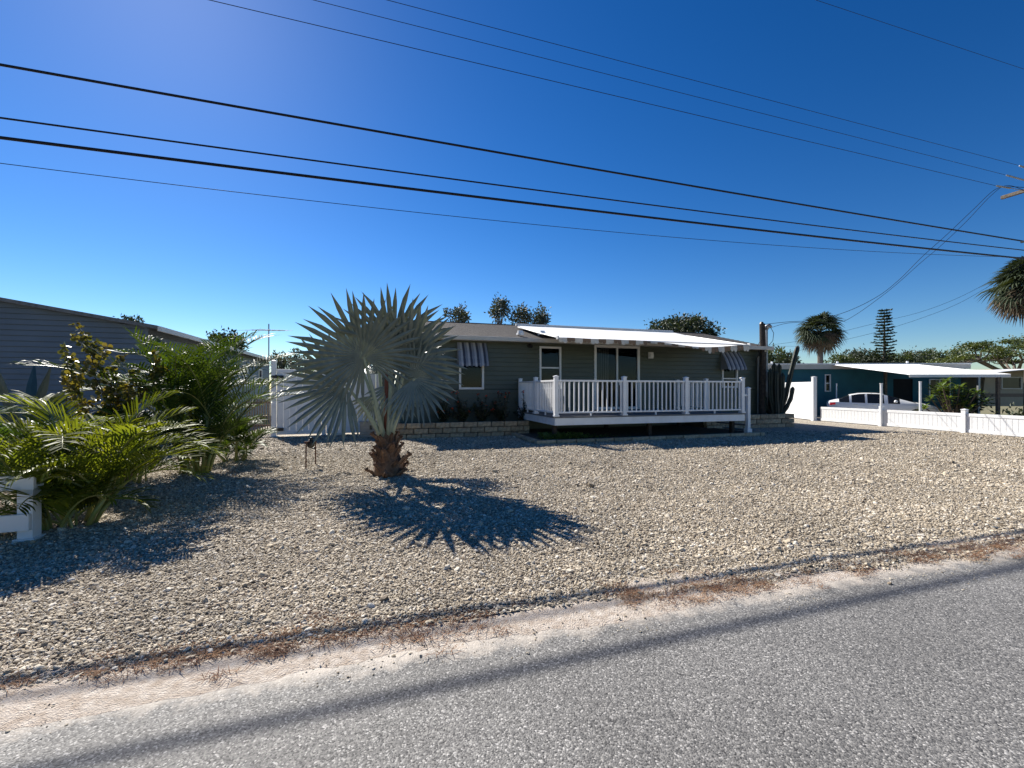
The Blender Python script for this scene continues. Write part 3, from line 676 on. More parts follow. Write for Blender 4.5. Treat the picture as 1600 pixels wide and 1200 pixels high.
leaves = [  # hub px, py, depth offset, axis (x,y,z), normal, radius, span deg
 (541, 602, -.35, (-.86, -.25, .22), (-.15, -1, .10), 1.16, 240, .06),
 (568, 557, -.45, (-.30, -.42, .88), (.12, -1, -.15), 1.27, 310, .04),
 (613, 541, -.15, (.16, -.32, .93), (.40, -.95, -.1), 1.24, 140, .02),
 (646, 592, -.30, (.93, -.20, .10), (.20, -1, .15), .95, 290, .12),
 (636, 562, -.30, (.68, -.28, .72), (.25, -.95, .10), 1.22, 150, .04),
 (618, 600, .10, (.40, .0, -.90), (.25, -.9, .25), .70, 190, .10),
 (566, 575, .40, (-.70, .35, .62), (.2, -.8, .6), 1.16, 150, .05),
 (590, 560, .50, (-.05, .50, .88), (0, -.8, .6), 1.05, 150, .03),
 (585, 618, .30, (-.25, .2, -.85), (-.3, -.8, .3), .62, 120, .10),
 (606, 572, .35, (.15, .35, .92), (-.2, -.9, .4), .95, 160, .03),
 (622, 580, .35, (.45, .25, .80), (-.1, -.9, .4), 1.05, 150, .05),
 (603, 565, .25, (.05, -.05, 1.0), (-.1, -1, .1), .85, 200, .05),
 (620, 585, .95, (.55, .80, .35), (-.3, -.5, .8), 1.0, 210, .12),
 (570, 585, 1.0, (-.4, .85, .40), (.3, -.5, .8), 1.0, 210, .12),
]
for k, (px, py, dd, ax, nm, Rr, sp_, dr_) in enumerate(leaves):
    h = pl_(px, py, dd); q = (h-top); q.z = 0
    base = top + (q.normalized()*.07 if q.length > .01 else Vector((0,0,0))) + Vector((0, 0, -.05+.02*(k % 3)))
    fan_leaf(bp, base, h, ax, nm, Rr*.95, nseg=int(sp_/8.2), span=R(sp_), cup=.10, droop=dr_, seed=20+k)
b = MB(); b.tube([top+Vector((0,0,-.05)), top+Vector((.0,-.02,.5)), top+Vector((.0,-.03,1.0)), top+Vector((.01,-.02,1.45))], [.06, .045, .035, .008], 8); b.build('spear_leaf', 'spear', bp, smooth=True)

def frond(parent, base, az, el, length, curve, nl, ll, rnd, mat='areca', stem='arecastem', w=.023, droop=.35):
    """feather leaf: arching rachis with paired leaflets"""
    b = MB(); p = Vector(base); pts = [p.copy()]; e = el; n = 16; st = length/n
    for k in range(n):
        d = Vector((math.cos(az)*math.cos(e), math.sin(az)*math.cos(e), math.sin(e))); p = p + d*st; pts.append(p.copy()); e -= curve/n*(.5+1.1*k/n)
        az += rnd.gauss(0, .015)
    b.tube(pts, [.013*(1-.8*k/n)+.002 for k in range(n+1)], 5, 1)
    for j in range(nl):
        f = .22+.78*j/(nl-1); x = f*n; i = min(n-1, int(x)); q = pts[i].lerp(pts[i+1], x-i); tg = (pts[i+1]-pts[i]).normalized()
        sd_ = tg.cross(Vector((0,0,1))); sd_ = sd_.normalized() if sd_.length > .05 else Vector((1,0,0)); up = sd_.cross(tg)
        L = ll*(.45+.75*math.sin(math.pi*min(1, f*.85+.1)))*rnd.uniform(.85, 1.1)
        for sg in (-1, 1):
            dv = (sd_*sg*.82 + tg*(.55+.5*f) + up*rnd.uniform(.22, .5)).normalized()
            wv = dv.cross(up).normalized()*w*.5; wv = wv + up*rnd.gauss(0, w*.15)
            m1 = q+dv*L*.4; m2 = q+dv*L*.75; m2.z -= droop*L*.12; t_ = q+dv*L; t_.z -= droop*L*.42
            b.poly([q-wv*.3, q+wv*.3, m1+wv, m1-wv]); b.poly([m1-wv, m1+wv, m2+wv*.75, m2-wv*.75]); b.poly([m2-wv*.75, m2+wv*.75, t_])
    return b.build('frond', [mat, stem], parent)
def areca(loc, nf, hgt, ll, label, seed, spread=1.0, emin=38, mat='areca', cv=(1.0, 1.9)):
    rnd = random.Random(seed); r = E('areca_palm', label, 'palm', loc, 0, 'clumping palms along the left boundary')
    canes = []
    for k in range(max(3, nf//5)):
        a = rnd.uniform(0, 6.28); x, y = math.cos(a)*.18*spread, math.sin(a)*.18*spread; h = hgt*rnd.uniform(.18, .42)
        b = MB(); tp = Vector((x*2.1, y*2.1, h)); b.tube([(x, y, -.03), (x*1.5, y*1.5, h*.5), tp], [.035, .03, .022], 7); b.build('cane', 'arecastem', r, smooth=True); canes.append(tp)
    for k in range(nf):
        a = 2*math.pi*k/nf*3.1 + rnd.uniform(-.35, .35); c = canes[k % len(canes)] if k % 4 else Vector((rnd.gauss(0, .1), rnd.gauss(0, .1), .02))
        el = rnd.uniform(R(emin), R(86)); frond(r, c*.96, a, el, hgt*rnd.uniform(.55, .88)*(1 if k % 4 else .8), rnd.uniform(*cv), 27, ll, rnd, mat)
    return r
areca(G(108, 826), 46, 1.62, .36, 'bright yellow green clumping palm nearest the white rail fence', 31, mat='arecaY')
areca(G(308, 742), 66, 2.75, .42, 'tallest dark green clumping palm between the other palms and the white gate', 47, emin=57, cv=(.7, 1.6))
areca(G(205, 757), 22, 1.4, .34, 'low clumping palm tucked between the front palm and the tallest palm', 53)
areca(G(368, 722), 20, 1.2, .30, 'small low clumping palm nearest the white gate', 59)
areca(Vector((-7.0, 5.6, 0)), 26, 1.6, .36, 'clumping palm cut off by the left edge of the picture', 67)

def leaf_quad(b, p, d, up, L, w, mi=0, fold=.2):
    d = d.normalized(); sd_ = d.cross(up); sd_ = sd_.normalized() if sd_.length > .01 else Vector((1,0,0)); n_ = sd_.cross(d)
    a = p; m_ = p+d*L*.5; t_ = p+d*L - n_*L*.08
    b.poly([a, m_+sd_*w*.5+n_*fold*w, t_, m_], mi); b.poly([a, m_, t_, m_-sd_*w*.5+n_*fold*w], mi)
# sea grape like shrub with yellowing round leaves
p = Vector(((150-800)/F*7.4, 7.4, 0)); sg = E('yellow_leaved_shrub', 'leggy shrub with round yellowing leaves in front of the grey house', 'shrub', p)
rnd = random.Random(71); bt_, bl_ = MB(), MB()
def limb(p0, d, L, r0, depth):
    pts = [p0]; q = p0.copy(); d = d.copy()
    for k in range(5): d = (d+Vector((rnd.gauss(0,.12), rnd.gauss(0,.12), rnd.gauss(.05,.08)))).normalized(); q = q+d*L/5; pts.append(q.copy())
    bt_.tube(pts, [r0*(1-.6*k/5) for k in range(6)], 5)
    for k, q_ in enumerate(pts[1:]):
        if depth < 2 and rnd.random() < .75: limb(q_, (d+Vector((rnd.gauss(0,.7), rnd.gauss(0,.7), rnd.uniform(-.1,.7)))).normalized(), L*.55, r0*.55, depth+1)
        if depth > 0:
            for j in range(9):
                dv = Vector((rnd.gauss(0,1), rnd.gauss(0,1), rnd.gauss(.1,.6))).normalized(); sz = rnd.uniform(.032, .062)
                up = Vector((rnd.gauss(0,1), rnd.gauss(0,1), rnd.gauss(0,1))).normalized(); sd_ = dv.cross(up).normalized(); c = q_+dv*sz
                ring = [c + (dv*math.cos(a*math.pi/3)+sd_*math.sin(a*math.pi/3))*sz*.72 for a in range(6)]; bl_.poly(ring)
for a in ((-.5, .0, .8), (.0, .1, 1), (.35, 0, .80), (-.2, -.2, .9)): limb(Vector((a[0]*.2, a[1]*.2, 0)), Vector(a).normalized(), 1.6 if a[0] < .3 else 1.45, .022, 0)
bt_.build('branches', 'twig', sg); bl_.build('leaves', 'seagrape', sg)
# dark blue-green agave behind it
ag = E('agave', 'dark blue green agave against the grey house wall', 'plant', Vector((-9.7, 8.8, 0)))
for k in range(16):
    a = k*2.4; b = MB(); el = .45+.9*(k/16); L = 1.1+.9*(k/16); d = Vector((math.cos(a)*math.cos(el), math.sin(a)*math.cos(el), math.sin(el))); sd_ = Vector((-math.sin(a), math.cos(a), 0)); n_ = sd_.cross(d)
    rows = [(0, .05), (.35, .10), (.7, .075), (1, .004)]; pr0 = None
    for f, w in rows:
        c = d*L*f - Vector((0,0,.12*f*f)); row = [c-sd_*w, c-n_*w*.35, c+sd_*w]
        if pr0:
            for i in range(2): b.poly([pr0[i], pr0[i+1], row[i+1], row[i]])
        pr0 = row
    b.build('leaf', 'agave', ag).location = (0, 0, .5)
b = MB(); b.tube([(0,0,0), (0,0,.7)], [.09, .08], 8); b.build('stem', 'palmtrunk', ag)
# wooden post with cap by the palms
p = P(199, 640, 7.6); p.z = 0; wp = E('wooden_post', 'weathered wooden post with flat cap among the palms', 'post', p)
part('shaft', 'wood', wp, -.075, .075, -.075, .075, 0, 1.50, .01); part('cap', 'wood', wp, -.13, .13, -.13, .13, 1.502, 1.56, .01); part('ledge', 'wood', wp, -.16, .16, -.12, .12, 1.0, 1.04, .005)

# white two rail fence at the bottom left
p = G(46, 846); rfz = E('rail_fence', 'white two rail vinyl fence end at the bottom left', 'fence', p, TH)
o = post_mesh(.62, .065).build('post', 'white', rfz, bevel=.004)
for z, h_ in ((.14, .17), (.56, .15)): part('rail', 'white', rfz, -2.5, .10 if z > .5 else .06, -.115, -.07, z, z+h_, .006)
o = inst(o, rfz, (-2.4, 0, 0))

# ------------------------------------------------------------------ grey neighbour house on the left
NS_, NT = -6.41, 15.5; NLEN = 15.2; NW = 9.5
nh = HE('grey_house', 'blue grey clapboard neighbour house at the left', 'house', NS_-NW, NT)
ntop = lambda x: 3.40 + (NW/2-abs(x-NW/2))*.172
b = MB(); siding(b, 0, NW, .05, ntop(NW/2), p=.15, top=ntop); b.build('front_siding', 'grey', nh)
wa = [(s_, s_+.8, 1.75, 2.75) for s_ in (5.0, 9.6, 12.6)]
b = MB(); siding(b, 0, NLEN, .05, 3.40, wa, p=.15); o = b.build('side_siding', 'grey', nh); o.rotation_euler = (0,0,R(90)); o.location = (NW, 0, 0)
for w_ in wa:
    f = window(nh, *w_, rail=[2.25], trim='white'); f.rotation_euler = (0,0,R(90)); f.location = (NW, 0, 0)
b = MB(); b.poly([(NW-.6, .3, .1), (NW-.6, NLEN-.2, .1), (NW-.6, NLEN-.2, 3.3), (NW-.6, .3, 3.3)]); b.poly([(0, NLEN, 0), (NW, NLEN, 0), (NW, NLEN, 3.4), (0, NLEN, 3.4)]); b.poly([(0,0,0), (0,NLEN,0), (0,NLEN,3.4), (0,0,3.4)]); b.build('interior', 'dark', nh)
b = MB()
for sg_ in (0, 1):
    xa, xb = (NW+.35, NW/2) if sg_ else (-.35, NW/2)
    za, zb2 = 3.40-.35*.172, ntop(NW/2)
    b.poly([(xa, -.3, za+.10), (xa, NLEN+.3, za+.10), (xb, NLEN+.3, zb2+.10), (xb, -.3, zb2+.10)]); b.poly([(xa, -.3, za), (xa, NLEN+.3, za), (xb, NLEN+.3, zb2), (xb, -.3, zb2)])
    b.poly([(xa, -.3, za), (xa, -.3, za+.10), (xb, -.3, zb2+.10), (xb, -.3, zb2)]); b.poly([(xa, -.3, za), (xa, NLEN+.3, za), (xa, NLEN+.3, za+.10), (xa, -.3, za+.10)])
b.build('roof', 'greyroof', nh)
b = MB(); b.box(NW+.352, NW+.43, -.28, NLEN+.28, 3.28, 3.42); b.build('gutter', 'trim', nh)
part('corner_trim', 'grey', nh, NW-.07, NW+.02, -.025, .04, .05, 3.38)
# wire garden fence between the houses
wf = HE('garden_fence', 'low picket garden fence in front of the grey house wall', 'fence', S(385, 17.2), 17.2)
L = S(427, 17.0)-S(385, 17.2)
for k in range(11): part('picket', 'wood', wf, k*L/11, k*L/11+.035, 0, .02, 0, 1.25)
for z in (.3, 1.1): part('rail', 'wood', wf, -.03, L+.03, .021, .05, z, z+.07)

# television antenna
p = P(420, 600, 22); p.z = 0; an = E('television_antenna', 'thin television antenna mast rising behind the white gate', 'antenna', p)
zt = Z(506, 22); b = MB(); b.tube([(0,0,0), (0,0,zt)], .028, 6); b.build('mast', 'greymetal', an)
b = MB(); zz = Z(516, 22); b.tube([(-.5,-.6,zz-.06), (.5,.6,zz+.06)], .016, 5); b.build('boom', 'greymetal', an)
for k in range(7):
    f = -1+k/3; b = MB(); c = Vector((.5*f, .6*f, zz+.06*f)); L = .75-.05*k; b.tube([c+Vector((-L, L*.25, 0)), c+Vector((L, -L*.25, 0))], .007, 4); b.build('element', 'greymetal', an)

# ------------------------------------------------------------------ trees
def tree(name, label, loc, trunk_h, r, ctr_z, rad, clumps, leaves, size, mat, seed, cat='tree', group=None, flat=1.0, tr=.15, clump_r=.3, gap=0., lean=(0,0)):
    rnd = random.Random(seed); e = E(name, label, cat, loc, 0, group); bt_, bl_ = MB(), MB()
    fork = Vector((lean[0]*.5, lean[1]*.5, trunk_h)); bt_.tube([(0,0,-.05), (lean[0]*.2, lean[1]*.2, trunk_h*.5), fork], [tr, tr*.8, tr*.65], 8)
    for k in range(clumps):
        while True:
            v = Vector((rnd.uniform(-1,1), rnd.uniform(-1,1), rnd.uniform(-1,1)))
            if gap < v.length < 1: break
        c = Vector((v.x*rad[0]+lean[0], v.y*rad[1]+lean[1], ctr_z+v.z*rad[2])); cr = clump_r*rnd.uniform(.6, 1.3)
        mid = fork.lerp(c, .5)+Vector((rnd.gauss(0,.1), rnd.gauss(0,.1), -.08*(c-fork).length)); bt_.tube([fork, mid, c], [tr*.32, tr*.2, tr*.06], 5, cap=False)
        for j in range(leaves):
            g_ = Vector((rnd.gauss(0,.5), rnd.gauss(0,.5), rnd.gauss(0,.5)*flat))*cr; d = (g_.normalized()+Vector((rnd.gauss(0,.5), rnd.gauss(0,.5), rnd.gauss(0,.5)))).normalized()
            leaf_quad(bl_, c+g_, d, Vector((rnd.gauss(0,1), rnd.gauss(0,1), rnd.gauss(0,1))), size*rnd.uniform(.6, 1.3), size*.5)
    bt_.build('trunk', 'bark', e); bl_.build('crown', mat, e); return e
def at(px, d): return Vector(((px-800)/F*d, d, 0))
for k, (px, py, wpx, d) in enumerate(((716, 492, 20, 33), (778, 486, 17, 33), (815, 498, 14, 33), (846, 500, 9, 33))):
    c = Z(py, d); m_ = d/F
    tree('back_tree', ('spindly tree top just right of the fan palm crown above the roof', 'tallest spindly tree top above the roof left of the canopy', 'spindly tree top above the left end of the canopy', 'smallest spindly tree top above the canopy')[k], at(px, d), c-1.6, .1, c+.05, (wpx*m_, wpx*m_, 15*m_), 16, 55, .22, 'leafC', 90+k, group='trees behind the green house', tr=.14, clump_r=.34)
tree('back_tree', 'dark spreading tree with layered crown behind the roof above the canopy', at(1062, 42), 4.5, .2, Z(513, 42), (3.0, 2.4, .95), 40, 90, .30, 'leafB', 97, group='trees behind the green house', flat=.6, tr=.25, clump_r=.75)
tree('back_tree', 'dark tree clump at the top right of the layered roof tree', at(1080, 42.5), 5, .2, Z(506, 42), (1.5, 1.2, .6), 14, 80, .28, 'leafB', 98, group='trees behind the green house', flat=.6, tr=.18, clump_r=.6)
tree('back_tree', 'loose grey green tree rising behind the white gate', at(452, 34), 2.4, .12, Z(569, 34), (1.5, 1.3, .95), 26, 60, .24, 'leafC', 99, tr=.14, clump_r=.4)
tree('back_tree', 'small tree tip above the grey house roof', at(206, 40), 5.6, .12, Z(504, 40), (1.0, .8, .4), 10, 50, .26, 'leafB', 100, tr=.12, clump_r=.35)
tree('back_tree', 'dark rounded tree just behind the grey house roof and the tallest clumping palm', at(352, 34), 3.2, .12, Z(537, 34), (1.2, 1.0, .75), 22, 80, .26, 'leafB', 101, tr=.14, clump_r=.42)
tree('back_tree', 'small leafy tree between the service mast and the cactus', at(1206, 36), 3, .1, Z(557, 36), (.9, .9, .8), 14, 60, .26, 'leafA', 102, tr=.1, clump_r=.4)
names = ['dark low tree', 'rounded olive tree', 'dark broad tree', 'grey feathery tree', 'taller dark tree']
hor = [(1225, 566, 18), (1310, 566, 22), (1340, 561, 24), (1362, 560, 22), (1402, 563, 22), (1428, 561, 16), (1444, 566, 12), (1462, 562, 17), (1486, 569, 14)]
lab = ['low green tree above the teal house left of the sabal palm', 'low tree just right of the sabal palm trunk on the skyline', 'broad skyline tree left of the tall star shaped pine', 'dark skyline tree directly behind the tall pine trunk', 'rounded skyline tree just right of the tall pine', 'pointed feathery skyline tree two right of the tall pine', 'thin skyline tree in the gap before the dark broad tree', 'dark broad skyline tree left of the big umbrella tree', 'dark skyline tree touching the big umbrella tree']
for k, (px, py, w) in enumerate(hor):
    d = 62+3*(k % 3); m_ = d/F; c = Z(py, d)
    tree('skyline_tree', lab[k], at(px, d), c-2.2, .2, c, (w*m_, 2, (578-py)*.75*m_), 24, 70, .34, ('leafB', 'leafA', 'leafC')[k % 3], 110+k, group='trees on the skyline', tr=.25, clump_r=.65)
# big umbrella-crowned tree at the right
d = 46; m_ = d/F
um = E('umbrella_tree', 'big green umbrella shaped tree at the right above the trailer', 'tree', at(1588, d)); rnd = random.Random(131); bt_, bl_ = MB(), MB()
bt_.tube([(0,0,-.05), (.1,0,1.6), (0,.1,3.0)], [.45, .38, .34], 10); fk = Vector((0, .1, 3.0)); prim = []
for k in range(9):
    a = k*2*math.pi/9+rnd.gauss(0,.15); q = Vector((math.cos(a)*3.3, math.sin(a)*2.4, 4.4+rnd.uniform(-.2,.5))); bt_.tube([fk, fk.lerp(q, .5)+Vector((0,0,-.15)), q], [.2, .15, .1], 6); prim.append(q)
for k in range(60):
    a = rnd.uniform(0, 6.28); rr = math.sqrt(rnd.random()); x, y = math.cos(a)*rr*7.0, math.sin(a)*rr*4.5
    c = Vector((x, y, 3.9+3.0*math.sqrt(max(0, 1-rr*rr))*rnd.uniform(.62, 1.0)-.3*rr)); pm_ = min(prim, key=lambda q: (q-c).length)
    bt_.tube([pm_, pm_.lerp(c, .5)+Vector((0,0,-.2)), c], [.08, .055, .02], 5, cap=False); cr = rnd.uniform(.7, 1.25)
    for j in range(210):
        g_ = Vector((rnd.gauss(0,.5)*cr, rnd.gauss(0,.5)*cr, abs(rnd.gauss(0,.2))*cr)); leaf_quad(bl_, c+g_, Vector((rnd.gauss(0,1), rnd.gauss(0,1), rnd.gauss(.3,.6))), Vector((rnd.gauss(0,1), rnd.gauss(0,1), rnd.gauss(0,1))), rnd.uniform(.14,.30), .13)
bt_.build('trunk', 'bark', um); bl_.build('crown', 'leafY', um)
# norfolk pine: whorls of level branches
d = 60; p = at(1382, d); npn = E('norfolk_pine', 'tall narrow dark pine with level tiers of branches on the skyline', 'tree', p); zt = Z(486, d)
b = MB(); b.tube([(0,0,-.05), (0,0,zt*.6), (0,0,zt)], [.25, .15, .03], 8); b.build('trunk', 'bark', npn); rnd = random.Random(9); b = MB()
for k in range(24):
    f = k/23; z = 3.0+(zt-3.0)*f; L = 1.85*(1-f*.68)*rnd.uniform(.75, 1.1)
    for j in range(6):
        a = j*math.pi/3+k*.6+rnd.gauss(0,.12); lz = rnd.uniform(.75, 1.1)*L
        for i in range(12):
            q = (i+1)/12; c = Vector((math.cos(a)*lz*q, math.sin(a)*lz*q, z+.22*q*q*lz*.6))
            for s_ in range(3): leaf_quad(b, c, Vector((math.cos(a)+rnd.gauss(0,.6), math.sin(a)+rnd.gauss(0,.6), rnd.uniform(0,.7))), Vector((rnd.gauss(0,1), rnd.gauss(0,1), 1)), .34, .13)
b.build('crown', 'leafB', npn)
# sabal palms
def sabal(loc, zc, rad, label, seed, nl=70, nd=34, tr=.2, skirt=.0):
    rnd = random.Random(seed); e = E('sabal_palm', label, 'palm', loc, 0, 'sabal palms'); b = MB()
    b.tube([(0,0,-.05), (0.05,0,zc*.5), (0,0,zc-.1)], [tr*1.1, tr, tr*.95], 10); b.build('trunk', 'palmtrunk', e, smooth=True)
    for nm, mat, cnt, lo, hi, rs in (('green_crown', 'sabal', nl, -.45, 1.5, 1.0), ('dead_skirt', 'dead', nd, -1.0, -.1, .85)):
        b = MB()
        for k in range(cnt):
            a = rnd.uniform(0, 6.28); el = lo+(hi-lo)*((k+.5)/cnt); d = Vector((math.cos(a)*math.cos(el), math.sin(a)*math.cos(el), math.sin(el)))
            L = rad*rnd.uniform(.42, .62)*rs; hub = Vector((0,0,zc))+d*L; nrm = Vector((0,0,1)) - d*d.z + Vector((rnd.gauss(0,.4), rnd.gauss(0,.4), .2)); ax = d+Vector((rnd.gauss(0,.2), rnd.gauss(0,.2), -.15 if mat == 'sabal' else -.45))
            fan(b, hub, ax, nrm, rad*rnd.uniform(.44, .6), 15, R(200), -.15, .35 if mat == 'sabal' else .35, rnd, split=.4, pleat=.3)
            b.tube([(0,0,zc), hub], .018, 4, cap=False)
        b.build(nm, mat, e)
    return e
sabal(at(1281, 34), Z(519, 34), 36*34/F, 'round headed sabal palm behind the teal house beside the cactus arm', 141)
sabal(at(1609, 21), Z(447, 21), 54*21/F, 'shaggy sabal palm cut off by the right edge of the picture', 142, 80, 50)
sabal(at(1107, 40), Z(527, 40), 18*40/F, 'small palm top peeking over the roof behind the canopy', 143, 40, 6)

# ------------------------------------------------------------------ cactus and service masts at the right end of the house
CTT = 15.0; cd = D(1213, CTT); cp = W(S(1213, CTT), CTT, .50); ca = E('column_cactus', 'dark many armed column cactus with one long leaning arm', 'cactus', cp)
def cl_(px, py, dd=0): q = P(px, py, cd+dd); return q-cp
def cactus_arm(pts, r):
    b = MB(); pts = [Vector(p) for p in pts]; fine = []
    for k in range(len(pts)-1):
        for j in range(6): fine.append(pts[k].lerp(pts[k+1], j/6))
    fine.append(pts[-1]); sm = [fine[0]] + [(fine[i-1]+fine[i]*2+fine[i+1])/4 for i in range(1, len(fine)-1)] + [fine[-1]]
    n = 14; up = Vector((0,1,0)); rings = []
    for k, p in enumerate(sm):
        d = (sm[min(k+1, len(sm)-1)]-sm[max(k-1, 0)]).normalized(); a = d.cross(up).normalized(); c = a.cross(d).normalized(); f = k/(len(sm)-1)
        rr = r*(1 if f < .93 else math.sqrt(max(.03, 1-((f-.93)/.07)**2)))*(1+.06*math.sin(k*1.3))
        rings.append([b.vert(p+(a*math.cos(2*math.pi*j/n)+c*math.sin(2*math.pi*j/n))*rr*(1 if j % 2 else .78)) for j in range(n)])
    for k in range(len(rings)-1):
        for j in range(n): b.f.append((rings[k][j], rings[k][(j+1)%n], rings[k+1][(j+1)%n], rings[k+1][j])); b.m.append(0)
    b.f.append(tuple(rings[-1])); b.m.append(0)
    return b.build('arm', 'cactus', ca)
gnd = lambda px, dd=0: Vector((cl_(px, 645, dd).x, cl_(px, 645, dd).y, -.02))
for pts, r in (([gnd(1213), cl_(1211, 600), cl_(1209.5, 567)], .105), ([gnd(1217, .2), cl_(1217, 600, .2), cl_(1217.5, 568, .2)], .10), ([gnd(1210, -.2), cl_(1204, 620, -.2), cl_(1203.5, 575, -.2)], .095),
               ([gnd(1219, -.1), cl_(1223, 615, -.1), cl_(1223, 582, -.1)], .09), ([gnd(1215, -.3), cl_(1213, 610, -.3), cl_(1213.5, 578, -.3)], .10), ([gnd(1207, .25), cl_(1200, 628, .3), cl_(1198, 590, .3)], .085),
               ([gnd(1218, .1), cl_(1227, 622, .1), cl_(1236, 582, .1), cl_(1243, 555, .1), cl_(1247, 540, .1)], .098), ([gnd(1221, -.15), cl_(1229, 637, -.15), cl_(1236, 622, -.15), cl_(1239, 604, -.15)], .085),
               ([gnd(1206, .1), cl_(1197, 640, .0), cl_(1195, 618, .0)], .085)): cactus_arm(pts, r)
mp = W(S(1191, 15.25), 15.25, 0); dm = D(1191, 15.25)
ms = E('wooden_service_pole', 'stout rough wooden pole at the right corner of the green house', 'pole', mp); rnd = random.Random(3)
zt = Z(506, dm); b = MB(); b.tube([(0,0,-.0), (0,0,zt*.4), (.02,0,zt*.8), (0,0,zt)], [.15, .14, .125, .115], 10); b.build('shaft', 'darkwood', ms)
b = MB(); b.tube([(-.03,0,zt-.02), (-.02,0,zt+.08)], [.10, .06], 8); b.build('cap', 'black', ms)
b = MB(); b.tube([(-.1,-.1,zt-.7), (-.28,-.14,zt-.95), (-.22,-.14,zt-1.3), (-.36,-.1,zt-1.7)], .012, 5); b.build('loose_cable', 'wire', ms)
m2 = W(S(1198, 15.3), 15.3, 0); d2 = D(1198, 15.3); mc = E('conduit_mast', 'grey metal conduit mast with curved weatherhead beside the wooden pole', 'pole', m2)
zt2 = Z(513, d2); b = MB(); b.tube([(0,0,0), (0,0,zt2)], .048, 8); b.build('pipe', 'greymetal', mc)
b = MB(); b.tube([(0,0,zt2-.06), (.0,0,zt2+.08), (.09,-.03,zt2+.13), (.17,-.05,zt2+.04)], [.07, .09, .085, .06], 9); b.build('weatherhead', 'greymetal', mc, smooth=True)
b = MB(); b.tube([(.15,-.05,zt2+.02), (.26,-.08,zt2-.22), (.24,-.05,zt2-.55), (.06,-.05,zt2-.75)], .012, 5); b.build('drip_loop', 'wire', mc)
part('meter_box', 'greymetal', mc, -.14, .14, -.16, -.05, 1.45, 1.95, .02)

# ------------------------------------------------------------------ right gate and low white fence
RT = 16.6; r0, r1 = S(1205, RT), S(1272, RT)
gp = W(r1, RT); gq = Vector((15.35, 26.0, 0)); gd = gq-gp
rg = E('white_gate', 'tall white vinyl fence panel and post just right of the cactus', 'gate', gp, math.atan2(gd.y, gd.x))
gh2 = Z(596.5, gp.y); panel(rg, .18, gd.length, .06, gh2, .24)
o = post_mesh(Z(588, gp.y), .085).build('gate_post', 'white', rg, bevel=.005)
part('latch_strip', 'black', rg, .11, .16, -.01, .01, .1, gh2-.15)
# low fence runs from the gate post towards the road
A = W(r1, RT) + Vector((.12, -.2, 0)); Bp = Vector((17.3, 10.2, 0)); dv = Bp-A; LF = dv.length; la = math.atan2(dv.y, dv.x)
lf = E('low_fence', 'low white vinyl panel fence running from the gate towards the road', 'fence', A, la)
marks = [0, 3.06, 6.02, 9.0, LF]
sp0 = post_mesh(.90, .07).build('post', 'white', lf, bevel=.005); sp0.location.x = marks[1]
for x in marks[2:]: inst(sp0, lf, (x, 0, 0))
for xa, xb in zip(marks, marks[1:]): panel(lf, xa+.075, xb-.075, .05, .73, .16, rail=.11)
for k, (px, d, py) in enumerate(((1377, 18.7, 600), (1438, 19.6, 597), (1307, 25.0, 600))):
    p = at(px, d); ppp = E('thin_pole', ('thin white pole standing against the low fence in front of the car', 'thin white pole behind the low fence by the car hood', 'thin white pole beside the teal house behind the car tail')[k], 'pole', p, 0, 'thin white poles')
    b = MB(); b.tube([(0,0,-.02), (0,0,Z(py, d))], .045 if k < 2 else .03, 8); b.build('tube', 'white', ppp)
    b = MB(); b.tube([(0,0,Z(py, d)-.004), (0,0,Z(py, d)+.03)], .055 if k < 2 else .036, 8); b.build('cap', 'white', ppp)

# ------------------------------------------------------------------ teal house with carport
TA = R(-3); to = at(1200, 26.5); th = E('teal_house', 'flat roofed teal house with white carport on the right', 'house', to, TA); TL = 11.0; ZTop = 2.92
hl = [(3.28, 3.62, 1.45, 2.48), (7.2, 8.3, .15, 2.2), (9.2, 10.4, 1.2, 2.2)]
b = MB(); xs = sorted(set([0, TL]+[h for q in hl for h in q[:2]])); zs = sorted(set([0, ZTop]+[h for q in hl for h in q[2:]]))
for xa, xb in zip(xs, xs[1:]):
    for za, zb in zip(zs, zs[1:]):
        if not any(h[0] <= (xa+xb)/2 <= h[1] and h[2] <= (za+zb)/2 <= h[3] for h in hl): b.poly([(xa,0,za),(xb,0,za),(xb,0,zb),(xa,0,zb)])
for x in (0, TL): b.poly([(x,0,0),(x,7,0),(x,7,ZTop),(x,0,ZTop)])
b.build('wall', 'teal', th)
b = MB(); b.poly([(.1,1.5,0),(TL-.1,1.5,0),(TL-.1,1.5,ZTop),(.1,1.5,ZTop)]); b.poly([(.1,.1,ZTop-.02),(TL-.1,.1,ZTop-.02),(TL-.1,1.5,ZTop-.02),(.1,1.5,ZTop-.02)]); b.build('interior', 'dark', th)
window(th, *hl[0], fw=.06, rail=[1.95], trim='white'); window(th, *hl[2], fw=.06, mull=[9.8], trim='white')
part('door', 'dark', th, 7.2, 8.3, .05, .09, .15, 2.2)
part('roof', 'metalroof', th, -.3, TL+.3, -.35, 7.3, ZTop+.12, ZTop+.2, .01); part('fascia', 'gutter', th, -.27, TL+.27, -.31, -.28, ZTop-.14, ZTop+.118)
for x in (1.0, 5.0, 9.2):
    b = MB(); b.tube([(x, 1.5, ZTop+.2), (x, 1.5, ZTop+.42)], .06, 8); b.build('roof_vent', 'white', th)
